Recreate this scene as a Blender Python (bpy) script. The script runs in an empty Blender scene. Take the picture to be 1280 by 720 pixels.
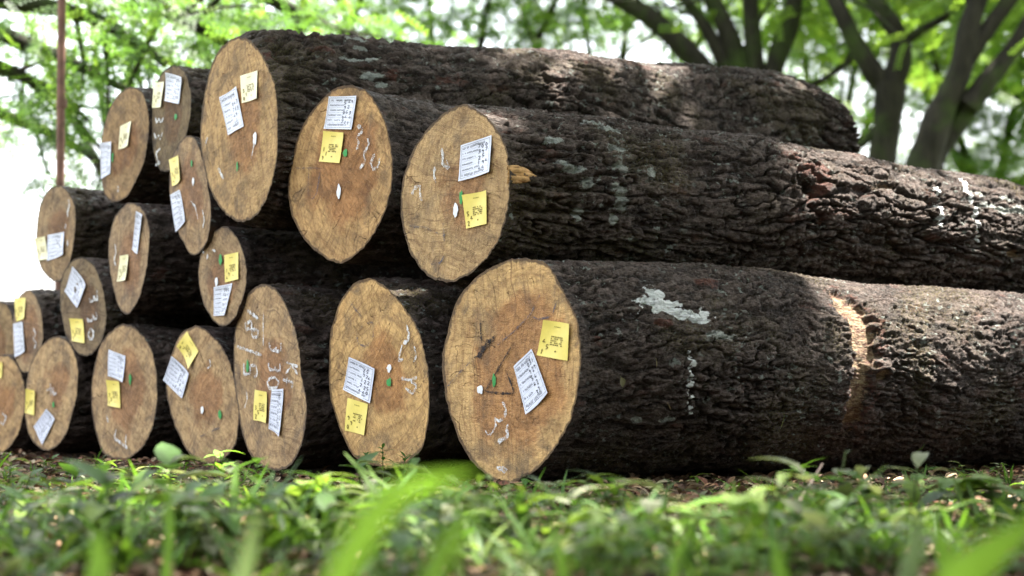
import bpy, math
import numpy as np
from mathutils import Vector, Matrix

R = math.radians
# ------------------------------------------------------------------ camera
F0, HZ, CAMH = 2400.0, 480.0, 0.275          # focal length and horizon in photo pixels, camera height (m)
PITCH = math.atan((HZ - 360) / F0)
sc = bpy.context.scene
col = sc.collection
cd = bpy.data.cameras.new('camera')
cam = bpy.data.objects.new('camera', cd)
col.objects.link(cam)
cam.location = (0, 0, CAMH)
cam.rotation_euler = (R(90) + PITCH, 0, 0)
cd.sensor_width = 36
cd.lens = F0 / 1280 * 36
cd.clip_start = 0.05
cd.clip_end = 2000
cd.dof.use_dof = True
cd.dof.focus_distance = 5.45
cd.dof.aperture_fstop = 2.8
sc.camera = cam

# ------------------------------------------------------------------ light
SUN = Vector((0.36, 0.20, 0.91)).normalized()      # direction towards the sun
EL = math.asin(SUN.z)
AZ = math.atan2(SUN.x, SUN.y)
w = bpy.data.worlds.new('World')
sc.world = w
w.use_nodes = True
nt = w.node_tree
bgn = nt.nodes['Background']
sky = nt.nodes.new('ShaderNodeTexSky')
sky.sky_type = 'NISHITA'
sky.sun_disc = False
sky.sun_elevation = EL
sky.sun_rotation = AZ
sky.air_density = 1.0
sky.dust_density = 4.0
sky.ozone_density = 1.0
hs = nt.nodes.new('ShaderNodeHueSaturation')        # thin white cloud over the whole sky
hs.inputs['Saturation'].default_value = 0.35
nt.links.new(sky.outputs[0], hs.inputs['Color'])
nt.links.new(hs.outputs[0], bgn.inputs['Color'])
bgn.inputs['Strength'].default_value = 0.135
ld = bpy.data.lights.new('sun', 'SUN')
ld.energy = 5.0
ld.angle = R(0.53)
ld.color = (1.0, 0.95, 0.86)
sun = bpy.data.objects.new('sun', ld)
col.objects.link(sun)
sun.rotation_euler = SUN.to_track_quat('Z', 'Y').to_euler()
sun.location = (6, -4, 20)
sc.view_settings.view_transform = 'Standard'
sc.view_settings.look = 'None'
sc.view_settings.gamma = 1
sc.view_settings.use_curve_mapping = False
sc.view_settings.exposure = 3.05
sc.render.engine = 'CYCLES'
sc.cycles.max_bounces = 8
sc.cycles.transparent_max_bounces = 8
sc.cycles.use_denoising = True

# ------------------------------------------------------------------ helpers
rng = np.random.default_rng(11)
CP, SP = math.cos(PITCH), math.sin(PITCH)
CAMP = np.array([0, 0, CAMH])


def ray(px, py):
    x, y = (px - 640) / F0, (360 - py) / F0
    return np.array([x, CP - y * SP, SP + y * CP])


def at(px, py, Y):
    d = ray(px, py)
    return CAMP + d * (Y / d[1])


def gnd(px, py):
    d = ray(px, py)
    return CAMP + d * (-CAMH / d[2])


_g = np.random.default_rng(5)
PERM = _g.permutation(256)
PERM = np.concatenate([PERM, PERM, PERM])
GR = _g.normal(size=(256, 3))
GR /= np.linalg.norm(GR, axis=1)[:, None]


def perlin(p, seed=0):
    p = p + seed * 17.31
    i = np.floor(p).astype(np.int64)
    f = p - i
    i &= 255
    u = f * f * f * (f * (f * 6 - 15) + 10)
    r = 0
    for dx in (0, 1):
        wx = u[..., 0] if dx else 1 - u[..., 0]
        for dy in (0, 1):
            wy = u[..., 1] if dy else 1 - u[..., 1]
            for dz in (0, 1):
                wz = u[..., 2] if dz else 1 - u[..., 2]
                h = PERM[PERM[PERM[(i[..., 0] + dx) & 255] + ((i[..., 1] + dy) & 255)] + ((i[..., 2] + dz) & 255)]
                g = GR[h]
                r = r + wx * wy * wz * (g[..., 0] * (f[..., 0] - dx) + g[..., 1] * (f[..., 1] - dy) + g[..., 2] * (f[..., 2] - dz))
    return r * 1.5


def fbm(p, o=3, seed=0):
    r, a = 0, 1.0
    for k in range(o):
        r = r + a * perlin(p * 2 ** k, seed + k)
        a *= .5
    return r


def sstep(a, b, x):
    t = np.clip((x - a) / (b - a), 0, 1)
    return t * t * (3 - 2 * t)


def mesh(name, V, Fq, attrs=None, smooth=True, uv=None):
    """fast mesh of quads (n,4) or triangles (n,3)"""
    V = np.asarray(V, np.float32).reshape(-1, 3)
    Fq = np.asarray(Fq, np.int32)
    k = Fq.shape[1]
    me = bpy.data.meshes.new(name)
    me.vertices.add(len(V))
    me.vertices.foreach_set('co', V.ravel())
    me.loops.add(Fq.size)
    me.loops.foreach_set('vertex_index', Fq.ravel())
    me.polygons.add(len(Fq))
    me.polygons.foreach_set('loop_start', np.arange(0, Fq.size, k, dtype=np.int32))
    me.polygons.foreach_set('loop_total', np.full(len(Fq), k, np.int32))
    me.polygons.foreach_set('use_smooth', np.full(len(Fq), smooth))
    for n, a in (attrs or {}).items():
        a = np.asarray(a, np.float32)
        if a.ndim == 1:
            me.attributes.new(n, 'FLOAT', 'POINT').data.foreach_set('value', a)
        else:
            c4 = np.ones((len(a), 4), np.float32)
            c4[:, :3] = a
            me.attributes.new(n, 'FLOAT_COLOR', 'POINT').data.foreach_set('color', c4.ravel())
    me.update(calc_edges=True)
    me.validate()
    return me


def link(name, me, mat=None, parent=None, kind=None):
    o = bpy.data.objects.new(name, me)
    col.objects.link(o)
    if mat and me is not None and not me.materials:
        me.materials.append(mat)
    if parent:
        o.parent = parent
        o.matrix_parent_inverse = parent.matrix_basis.inverted()
    if kind:
        o['kind'] = kind
    return o


def empty(name, loc, label, cat, group=None):
    o = bpy.data.objects.new(name, None)
    col.objects.link(o)
    o.location = tuple(float(v) for v in loc)
    o.empty_display_size = .1
    tag(o, label, cat, group)
    return o


def tag(o, label, cat, group=None):
    o['label'] = label
    o['category'] = cat
    if group:
        o['group'] = group


def grid_faces(nu, nv, wrap=False):
    """nu rows, nv columns; wrap closes the columns"""
    i, j = np.meshgrid(np.arange(nu - 1), np.arange(nv if wrap else nv - 1), indexing='ij')
    j2 = (j + 1) % nv
    return np.stack([i * nv + j, i * nv + j2, (i + 1) * nv + j2, (i + 1) * nv + j], -1).reshape(-1, 4)


def tube(pts, rad, n=10, seed=0, rough=0.0):
    """tapered tube along a polyline, smoothed"""
    pts = np.asarray(pts, float)
    rad = np.asarray(rad, float)
    m = max(6, len(pts) * 4)
    t0 = np.linspace(0, 1, len(pts))
    t = np.linspace(0, 1, m)
    P = np.stack([np.interp(t, t0, pts[:, k]) for k in range(3)], 1)
    for _ in range(3):
        P[1:-1] = (P[:-2] + 2 * P[1:-1] + P[2:]) / 4
    rr = np.interp(t, t0, rad)
    T = np.gradient(P, axis=0)
    T /= np.linalg.norm(T, axis=1)[:, None] + 1e-9
    ref = np.array([.31, .95, .05])
    A = np.cross(T, ref)
    A /= np.linalg.norm(A, axis=1)[:, None] + 1e-9
    B = np.cross(T, A)
    th = np.linspace(0, 2 * np.pi, n, endpoint=False)
    V = P[:, None] + rr[:, None, None] * (np.cos(th)[None, :, None] * A[:, None] + np.sin(th)[None, :, None] * B[:, None])
    if rough:
        q = V.reshape(-1, 3)
        d = fbm(q * np.array([6, 6, 2.]), 2, seed).reshape(m, n)
        V = P[:, None] + (V - P[:, None]) * (1 + rough * d[..., None])
    return V.reshape(-1, 3), grid_faces(m, n, True)


class Acc:
    """collects geometry for one mesh"""
    def __init__(s):
        s.V, s.F, s.A, s.n = [], [], [], 0

    def add(s, V, Fc, a=None):
        V = np.asarray(V).reshape(-1, 3)
        s.V.append(V)
        s.F.append(np.asarray(Fc) + s.n)
        s.n += len(V)
        if a is not None:
            a = np.asarray(a, float)
            s.A.append(np.broadcast_to(a, (len(V), a.shape[-1])) if a.ndim <= 1 else a)

    def build(s, name, mat, parent=None, kind=None, smooth=True):
        at_ = {'tint': np.concatenate(s.A)} if s.A else None
        V = np.concatenate(s.V)
        if parent:
            V = V - np.array(parent.location)
            o = bpy.data.objects.new(name, mesh(name, V, np.concatenate(s.F), at_, smooth))
            col.objects.link(o)
            o.parent = parent
            o.data.materials.append(mat)
            if kind:
                o['kind'] = kind
            return o
        return link(name, mesh(name, V, np.concatenate(s.F), at_, smooth), mat, None, kind)


# ------------------------------------------------------------------ materials
class N:
    def __init__(s, name):
        s.m = bpy.data.materials.new(name)
        s.m.use_nodes = True
        s.t = s.m.node_tree
        s.b = s.t.nodes['Principled BSDF']
        s.out = s.t.nodes['Material Output']

    def n(s, typ, **kw):
        x = s.t.nodes.new('ShaderNode' + typ)
        for k, v in kw.items():
            if k in x.inputs.keys():
                s.put(x.inputs[k], v)
            else:
                setattr(x, k, v)
        return x

    def put(s, sock, v):
        if isinstance(v, bpy.types.NodeSocket):
            s.t.links.new(v, sock)
        elif isinstance(v, bpy.types.Node):
            s.t.links.new(v.outputs[0], sock)
        elif isinstance(v, (tuple, list)) and len(v) == 3 and sock.type == 'RGBA':
            sock.default_value = (*v, 1)
        else:
            sock.default_value = v

    def math(s, op, a, b=0.0, c=None, clamp=False):
        x = s.t.nodes.new('ShaderNodeMath')
        x.operation = op
        x.use_clamp = clamp
        s.put(x.inputs[0], a)
        s.put(x.inputs[1], b)
        if c is not None:
            s.put(x.inputs[2], c)
        return x.outputs[0]

    def mix(s, fac, a, b, mode='MIX'):
        x = s.t.nodes.new('ShaderNodeMix')
        x.data_type = 'RGBA'
        x.blend_type = mode
        s.put(x.inputs[0], fac)
        s.put(x.inputs[6], a)
        s.put(x.inputs[7], b)
        return x.outputs[2]

    def ramp(s, fac, stops, interp='LINEAR'):
        x = s.t.nodes.new('ShaderNodeValToRGB')
        cr = x.color_ramp
        cr.interpolation = interp
        while len(cr.elements) < len(stops):
            cr.elements.new(.5)
        for e, (p, c) in zip(cr.elements, stops):
            e.position = p
            e.color = (*c, 1) if len(c) == 3 else c
        s.put(x.inputs[0], fac)
        return x.outputs[0]

    def rng(s, v, a, b, c=0.0, d=1.0):
        x = s.t.nodes.new('ShaderNodeMapRange')
        s.put(x.inputs[0], v)
        for i, q in enumerate((a, b, c, d)):
            x.inputs[i + 1].default_value = q
        return x.outputs[0]

    def noise(s, vec, scale, detail=3, rough=.55, dist=0.0):
        x = s.n('TexNoise', Scale=scale, Detail=detail, Roughness=rough, Distortion=dist)
        s.put(x.inputs['Vector'], vec)
        return x.outputs[0]

    def mapv(s, vec, sc_=(1, 1, 1), rot=(0, 0, 0), loc=(0, 0, 0)):
        x = s.n('Mapping')
        s.put(x.inputs['Vector'], vec)
        x.inputs['Scale'].default_value = sc_
        x.inputs['Rotation'].default_value = rot
        if isinstance(loc, tuple):
            x.inputs['Location'].default_value = loc
        else:
            s.put(x.inputs['Location'], loc)
        return x.outputs[0]

    def attr(s, name):
        x = s.n('Attribute')
        x.attribute_name = name
        return x

    def bump(s, h, strength=.5, dist=.01):
        x = s.n('Bump')
        x.inputs['Strength'].default_value = strength
        x.inputs['Distance'].default_value = dist
        s.put(x.inputs['Height'], h)
        s.t.links.new(x.outputs[0], s.b.inputs['Normal'])

    def fin(s, color=None, rough=.8, spec=.3):
        if color is not None:
            s.put(s.b.inputs['Base Color'], color)
        s.put(s.b.inputs['Roughness'], rough)
        s.b.inputs['Specular IOR Level'].default_value = spec
        return s.m


def mat_bark():
    """object space: X along the log"""
    s = N('bark')
    oc = s.n('TexCoord').outputs['Object']
    rnd = s.n('ObjectInfo').outputs['Random']
    off = s.n('CombineXYZ')
    s.put(off.inputs[0], s.math('MULTIPLY', rnd, 37.0))
    v = s.mapv(oc, loc=off.outputs[0])
    hgt = s.attr('hgt').outputs['Fac']
    vl = s.mapv(v, (4, 16, 16))
    n1 = s.noise(vl, 2.2, 5, .65)
    n2 = s.noise(v, 3.0, 3, .5)
    n3 = s.noise(v, 160, 4, .7)
    base = s.ramp(n1, [(.28, (.008, .005, .0032)), (.5, (.025, .0145, .0100)), (.72, (.058, .036, .026))])
    # weathered grey plates, red brown where the outer bark has flaked
    top = s.math('MULTIPLY', s.rng(hgt, .25, .9), s.rng(s.noise(s.mapv(v, (.6, 1, 1)), 34, 5, .75), .36, .62))
    c = s.mix(s.math('MULTIPLY', top, .8), base, (.185, .136, .116))
    grit = s.noise(s.mapv(v, (.45, 1, 1)), 170, 5, .8)
    c = s.mix(s.rng(grit, .50, .64, 0, .8), c, (.013, .009, .007))
    c = s.mix(s.rng(grit, .40, .30, 0, .55), c, (.165, .130, .114))
    red = s.math('MULTIPLY', s.rng(s.noise(s.mapv(v, (3, 7, 7)), 2.0, 4, .6), .60, .70), s.rng(n3, .35, .6))
    c = s.mix(s.math('MULTIPLY', red, .8), c, (.125, .048, .032))
    moss = s.math('MULTIPLY', s.rng(n2, .51, .64), s.rng(n3, .45, .60))
    c = s.mix(s.math('MULTIPLY', moss, .7), c, (.100, .082, .024))
    # scattered lichen specks
    lv = s.noise(s.mapv(v, (.7, 1, 1)), 46, 3, .6)
    lb = s.noise(v, 4.5, 2, .5)
    li = s.math('MULTIPLY', s.rng(lv, .60, .66), s.rng(lb, .42, .58))
    c = s.mix(s.math('MULTIPLY', li, .8), c, (.26, .29, .26))
    # lichen, paint, bare wood at their own places
    lich = s.attr('lichen').outputs['Fac']
    lf = s.rng(s.math('ADD', lich, s.math('MULTIPLY', s.math('SUBTRACT', s.noise(s.mapv(v, (.6, 1, 1)), 85, 5, .8), .5), 2.8)), .26, .56)
    c = s.mix(s.math('MULTIPLY', lf, s.rng(lich, 0, .15)), c, s.ramp(n3, [(.3, (.22, .235, .21)), (.7, (.46, .48, .45))]))
    pnt = s.attr('paint').outputs['Fac']
    pf = s.math('MULTIPLY', s.rng(s.math('ADD', s.math('ADD', pnt, s.math('MULTIPLY', s.math('SUBTRACT', hgt, .45), .5)), s.math('MULTIPLY', s.math('SUBTRACT', s.noise(v, 110, 4, .75), .5), 1.7)), .44, .58), s.rng(pnt, 0, .12))
    peel = s.attr('peel').outputs['Fac']
    wv = s.noise(s.mapv(v, (9, 60, 60)), 3, 4, .65)
    wood = s.ramp(wv, [(.25, (.11, .055, .028)), (.5, (.32, .215, .125)), (.75, (.58, .47, .32))])
    pe = s.rng(s.math('ADD', peel, s.math('MULTIPLY', s.math('SUBTRACT', s.noise(s.mapv(v, (.6, 1, 1)), 55, 5, .75), .5), 2.2)), .40, .70)
    pe = s.math('MULTIPLY', pe, s.rng(peel, 0, .12))
    c = s.mix(pe, c, wood)
    rs = s.attr('redwood').outputs['Fac']
    rf = s.rng(s.math('ADD', rs, s.math('MULTIPLY', s.math('SUBTRACT', s.noise(s.mapv(v, (.5, 1, 1)), 60, 5, .75), .5), 2.4)), .48, .85)
    rf = s.math('MULTIPLY', rf, s.rng(rs, 0, .12))
    c = s.mix(rf, c, s.ramp(n3, [(.3, (.060, .024, .020)), (.7, (.150, .060, .038))]))
    c = s.mix(pf, c, (.84, .86, .86))
    hb = s.math('ADD', s.math('MULTIPLY', s.noise(s.mapv(v, (.45, 1, 1)), 150, 5, .7), 1.0), s.math('MULTIPLY', s.noise(s.mapv(v, (.3, 1, 1)), 48, 4, .65), 1.6))
    s.bump(s.math('ADD', hb, s.math('MULTIPLY', s.noise(s.mapv(v, (.5, 1, 1)), 320, 3, .7), .9)), 1.0, .016)
    return s.fin(c, s.rng(grit, .35, .65, .6, .9), .22)


def mat_face():
    """object space: XY in the cut, Z out of it"""
    s = N('sawn_end_grain')
    oi = s.n('ObjectInfo')
    oc = s.n('TexCoord').outputs['Object']
    off = s.n('CombineXYZ')
    s.put(off.inputs[2], s.math('MULTIPLY', oi.outputs['Random'], 23.0))
    v = s.mapv(oc, loc=off.outputs[0])
    wob = s.noise(v, 5, 3, .5)
    ln = s.n('VectorMath', operation='LENGTH')
    s.put(ln.inputs[0], oc)
    r = ln.outputs['Value']
    rw = s.math('ADD', r, s.math('MULTIPLY', s.math('SUBTRACT', wob, .5), .10))
    ring = s.math('SINE', s.math('MULTIPLY', rw, 330))
    ring2 = s.math('SINE', s.math('MULTIPLY', s.math('ADD', rw, s.math('MULTIPLY', s.noise(v, 18, 2), .02)), 95))
    edge = s.attr('edge').outputs['Fac']
    big = s.noise(v, 7, 5, .65)
    # sapwood outside, redder heart inside with an uneven boundary
    heart = s.rng(s.math('SUBTRACT', s.math('ADD', edge, s.math('MULTIPLY', s.math('SUBTRACT', big, .5), 1.1)), s.math('MULTIPLY', oi.outputs['Random'], .35)), .28, .46, 1, 0)
    c = s.mix(heart, (.430, .290, .140), (.325, .178, .080))
    blot = s.ramp(s.noise(v, 11, 6, .7), [(.28, (.36, .34, .34)), (.52, (1, 1, 1)), (.75, (1.25, 1.22, 1.15))])
    c = s.mix(.85, c, blot, 'MULTIPLY')
    vr = s.n('VectorRotate', rotation_type='Z_AXIS')
    s.put(vr.inputs['Vector'], v)
    s.put(vr.inputs['Angle'], s.math('MULTIPLY', oi.outputs['Random'], 19.0))
    vv = vr.outputs[0]
    mot = s.math('ADD', s.math('MULTIPLY', s.noise(s.mapv(vv, (1, .28, 1)), 110, 5, .75), .6), s.math('MULTIPLY', s.noise(v, 30, 5, .7), .4))
    c = s.mix(s.rng(mot, .44, .64, 0, .7), c, s.mix(1.0, c, (1.45, 1.5, 1.5), 'MULTIPLY'))
    c = s.mix(s.rng(mot, .50, .36, 0, .75), c, s.mix(1.0, c, (.48, .45, .43), 'MULTIPLY'))
    fib = s.noise(s.mapv(vv, (260, 60, 1)), 1, 3, .7)
    c = s.mix(s.rng(fib, .55, .72, 0, .5), c, (.46, .33, .20))
    wsaw = s.n('VectorMath', operation='ADD')
    s.put(wsaw.inputs[0], vv)
    s.put(wsaw.inputs[1], s.math('MULTIPLY', s.noise(v, 4, 2), .12))
    saw = s.noise(s.mapv(wsaw.outputs[0], (5, 120, 1)), 1, 4, .65)
    c = s.mix(s.rng(saw, .52, .68, 0, .55), c, (.12, .066, .036))
    c = s.mix(s.math('MULTIPLY', s.math('MULTIPLY', s.rng(ring, .0, 1), s.rng(s.noise(v, 12, 3), .35, .6)), .26), c, (.13, .065, .03))
    c = s.mix(s.math('MULTIPLY', s.rng(ring2, .2, 1), .22), c, (.16, .075, .035))
    # grey mould towards the rim and in patches
    mold = s.math('MULTIPLY', s.rng(s.noise(v, 9, 5, .7, .6), .50, .70), s.rng(edge, .25, 1.0, .25, 1))
    c = s.mix(s.math('MULTIPLY', mold, .9), c, (.085, .066, .054))
    fl = s.noise(v, 240, 2, .5)
    c = s.mix(s.rng(fl, .66, .74, 0, .7), c, (.05, .03, .02))
    c = s.mix(s.rng(fl, .36, .28, 0, .35), c, (.55, .42, .27))
    # radial drying cracks
    at2 = s.n('SeparateXYZ')
    s.put(at2.inputs[0], oc)
    ang = s.math('ARCTAN2', at2.outputs[1], at2.outputs[0])
    cv = s.n('CombineXYZ')
    s.put(cv.inputs[0], s.math('ADD', s.math('MULTIPLY', ang, 3.1), s.math('MULTIPLY', wob, .9)))
    s.put(cv.inputs[1], s.math('MULTIPLY', r, 3.5))
    s.put(cv.inputs[2], s.math('MULTIPLY', oi.outputs['Random'], 51.0))
    cr = s.math('ABSOLUTE', s.math('SUBTRACT', s.noise(cv.outputs[0], 2.2, 1, .4), .5))
    crk = s.math('MULTIPLY', s.rng(cr, 0, .008, 1, 0), s.rng(big, .47, .54))
    c = s.mix(s.math('MULTIPLY', crk, .3), c, (.055, .028, .015))
    # bark seen in section at the rim
    rim = s.rng(s.math('ADD', edge, s.math('MULTIPLY', s.math('SUBTRACT', s.noise(v, 30, 3, .6), .5), .07)), .966, .980)
    c = s.mix(s.math('MULTIPLY', rim, .8), c, (.05, .034, .026))
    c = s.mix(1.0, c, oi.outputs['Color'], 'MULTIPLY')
    hb = s.math('ADD', s.math('MULTIPLY', saw, .9), s.math('ADD', s.math('MULTIPLY', fl, .8), s.math('MULTIPLY', mot, 1.6)))
    hb = s.math('SUBTRACT', hb, s.math('MULTIPLY', crk, 2.0))
    s.bump(hb, .8, .004)
    return s.fin(c, .78, .2)


def mat_leaf(name, trans=.5, gain=1.0, rough=.5, spec=.3):
    s = N(name)
    c = s.attr('tint').outputs['Color']
    oc = s.n('TexCoord').outputs['Object']
    k = s.rng(s.noise(oc, 25, 2), .3, .7, .75 * gain, 1.2 * gain)
    cc = s.mix(1.0, c, k, 'MULTIPLY')
    s.fin(cc, rough, spec)
    tr = s.n('BsdfTranslucent')
    tc = s.mix(1.0, cc, (1.35, 1.42, .72), 'MULTIPLY')
    s.put(tr.inputs['Color'], tc)
    mx = s.n('MixShader')
    mx.inputs[0].default_value = trans
    s.t.links.new(s.b.outputs[0], mx.inputs[1])
    s.t.links.new(tr.outputs[0], mx.inputs[2])
    s.t.links.new(mx.outputs[0], s.out.inputs['Surface'])
    return s.m


def mat_trunk():
    s = N('living_tree_bark')
    v = s.n('TexCoord').outputs['Object']
    n1 = s.noise(s.mapv(v, (8, 8, 2)), 2, 5, .65)
    c = s.ramp(n1, [(.3, (.008, .007, .005)), (.7, (.027, .024, .016))])
    c = s.mix(s.rng(s.noise(v, 2.2, 3), .5, .66, 0, .9), c, (.028, .044, .009))
    s.bump(n1, .8, .03)
    return s.fin(c, .9, .15)


def mat_ground():
    s = N('litter_soil')
    v = s.n('TexCoord').outputs['Object']
    n1 = s.noise(v, 38, 5, .7)
    c = s.ramp(n1, [(.28, (.022, .014, .009)), (.5, (.062, .038, .024)), (.72, (.135, .085, .052))])
    n2 = s.noise(v, 3, 3)
    c = s.mix(s.rng(n2, .45, .65, 0, .5), c, (.035, .022, .015))
    dist = s.n('VectorMath', operation='LENGTH')
    s.put(dist.inputs[0], v)
    far = s.rng(s.math('ADD', dist.outputs['Value'], s.math('MULTIPLY', n2, 5)), 12, 17)
    c = s.mix(far, c, s.ramp(s.noise(v, 9, 5, .7), [(.3, (.03, .05, .012)), (.7, (.08, .12, .03))]))
    s.bump(s.math('ADD', n1, s.noise(v, 150, 3)), .9, .012)
    return s.fin(c, .95, .15)


def mat_tint(name, rough=.8, spec=.25, nscale=60, amt=.35):
    s = N(name)
    c = s.attr('tint').outputs['Color']
    v = s.n('TexCoord').outputs['Object']
    k = s.rng(s.noise(v, nscale, 4, .6), .3, .7, 1 - amt, 1 + amt)
    return s.fin(s.mix(1.0, c, k, 'MULTIPLY'), rough, spec)


def mat_flat(name, color, rough=.7, spec=.3, nscale=40, amt=.12, bump=0):
    s = N(name)
    v = s.n('TexCoord').outputs['Object']
    n1 = s.noise(v, nscale, 4, .6)
    k = s.rng(n1, .3, .7, 1 - amt, 1 + amt)
    if bump:
        s.bump(n1, .6, bump)
    return s.fin(s.mix(1.0, color, k, 'MULTIPLY'), rough, spec)


def mat_chalk(name, color, cover=.5, scale=330):
    s = N(name)
    v = s.n('TexCoord').outputs['Object']
    s.fin(color, .95, .1)
    tr = s.n('BsdfTransparent')
    mx = s.n('MixShader')
    n1 = s.math('ADD', s.math('MULTIPLY', s.noise(v, scale, 3, .7), .65), s.math('MULTIPLY', s.noise(v, 45, 2, .5), .35))
    s.put(mx.inputs[0], s.rng(n1, 1 - cover - .06, 1 - cover + .06))
    s.t.links.new(tr.outputs[0], mx.inputs[1])
    s.t.links.new(s.b.outputs[0], mx.inputs[2])
    s.t.links.new(mx.outputs[0], s.out.inputs['Surface'])
    return s.m


M_BARK, M_FACE, M_TRUNK, M_GROUND = mat_bark(), mat_face(), mat_trunk(), mat_ground()
M_LEAF = mat_leaf('tree_leaf', .58, 1.15)
M_WEED = mat_leaf('weed_leaf', .42, 1.0, .5, .22)
M_LITTER = mat_tint('leaf_litter', .85, .2)
M_WHITE = mat_flat('white_label_paper', (.64, .66, .74), .38, .45, 25, .06)
M_YELLOW = mat_flat('yellow_label_paper', (.74, .60, .13), .40, .45, 25, .08)
M_PALE = mat_flat('pale_yellow_label_paper', (.74, .68, .40), .40, .45, 25, .08)
M_INK = mat_flat('black_print', (.035, .035, .05), .6, .2)
M_INK2 = mat_flat('faded_print', (.16, .12, .03), .6, .2)
M_MARK = mat_chalk('charcoal_mark', (.030, .028, .030), .52)
M_BLUE = mat_chalk('blue_grey_crayon', (.085, .095, .13), .47)
M_CHALK = mat_chalk('white_chalk', (.68, .68, .66), .50)
M_DOT = mat_flat('white_paint_dot', (.72, .73, .74), .6)
M_GREEN = mat_flat('green_paint_dot', (.04, .26, .06), .6)
M_RUST = mat_flat('rusty_steel', (.16, .085, .06), .75, .3, 14, .45, .004)
M_STICK = mat_flat('dead_twig', (.075, .055, .045), .85, .2, 60, .4)

# ------------------------------------------------------------------ ground
def axis(lo, hi, a, b, step, n):
    return np.concatenate([a - np.geomspace(a - lo, .15, n), np.arange(a, b, step), b + np.geomspace(.15, hi - b, n)])


gx = axis(-400, 400, -4, 4.5, .05, 26)
gy = axis(-400, 600, 1.0, 10, .05, 26)
X, Y = np.meshgrid(gx, gy, indexing='ij')
q = np.stack([X, Y, 0 * X], -1).reshape(-1, 3)
near = np.exp(-((q[:, 0]) ** 2 + (q[:, 1] - 5) ** 2) / 120)
gz = (fbm(q * 1.1, 3, 3) * .016 + fbm(q * 9, 2, 8) * .006) * near - .012
q[:, 2] = gz
gnd_me = mesh('ground', q, grid_faces(len(gx), len(gy))[:, ::-1])
link('ground', gnd_me, M_GROUND, None, 'structure')

# ------------------------------------------------------------------ logs
YAW = 38.0
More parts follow.
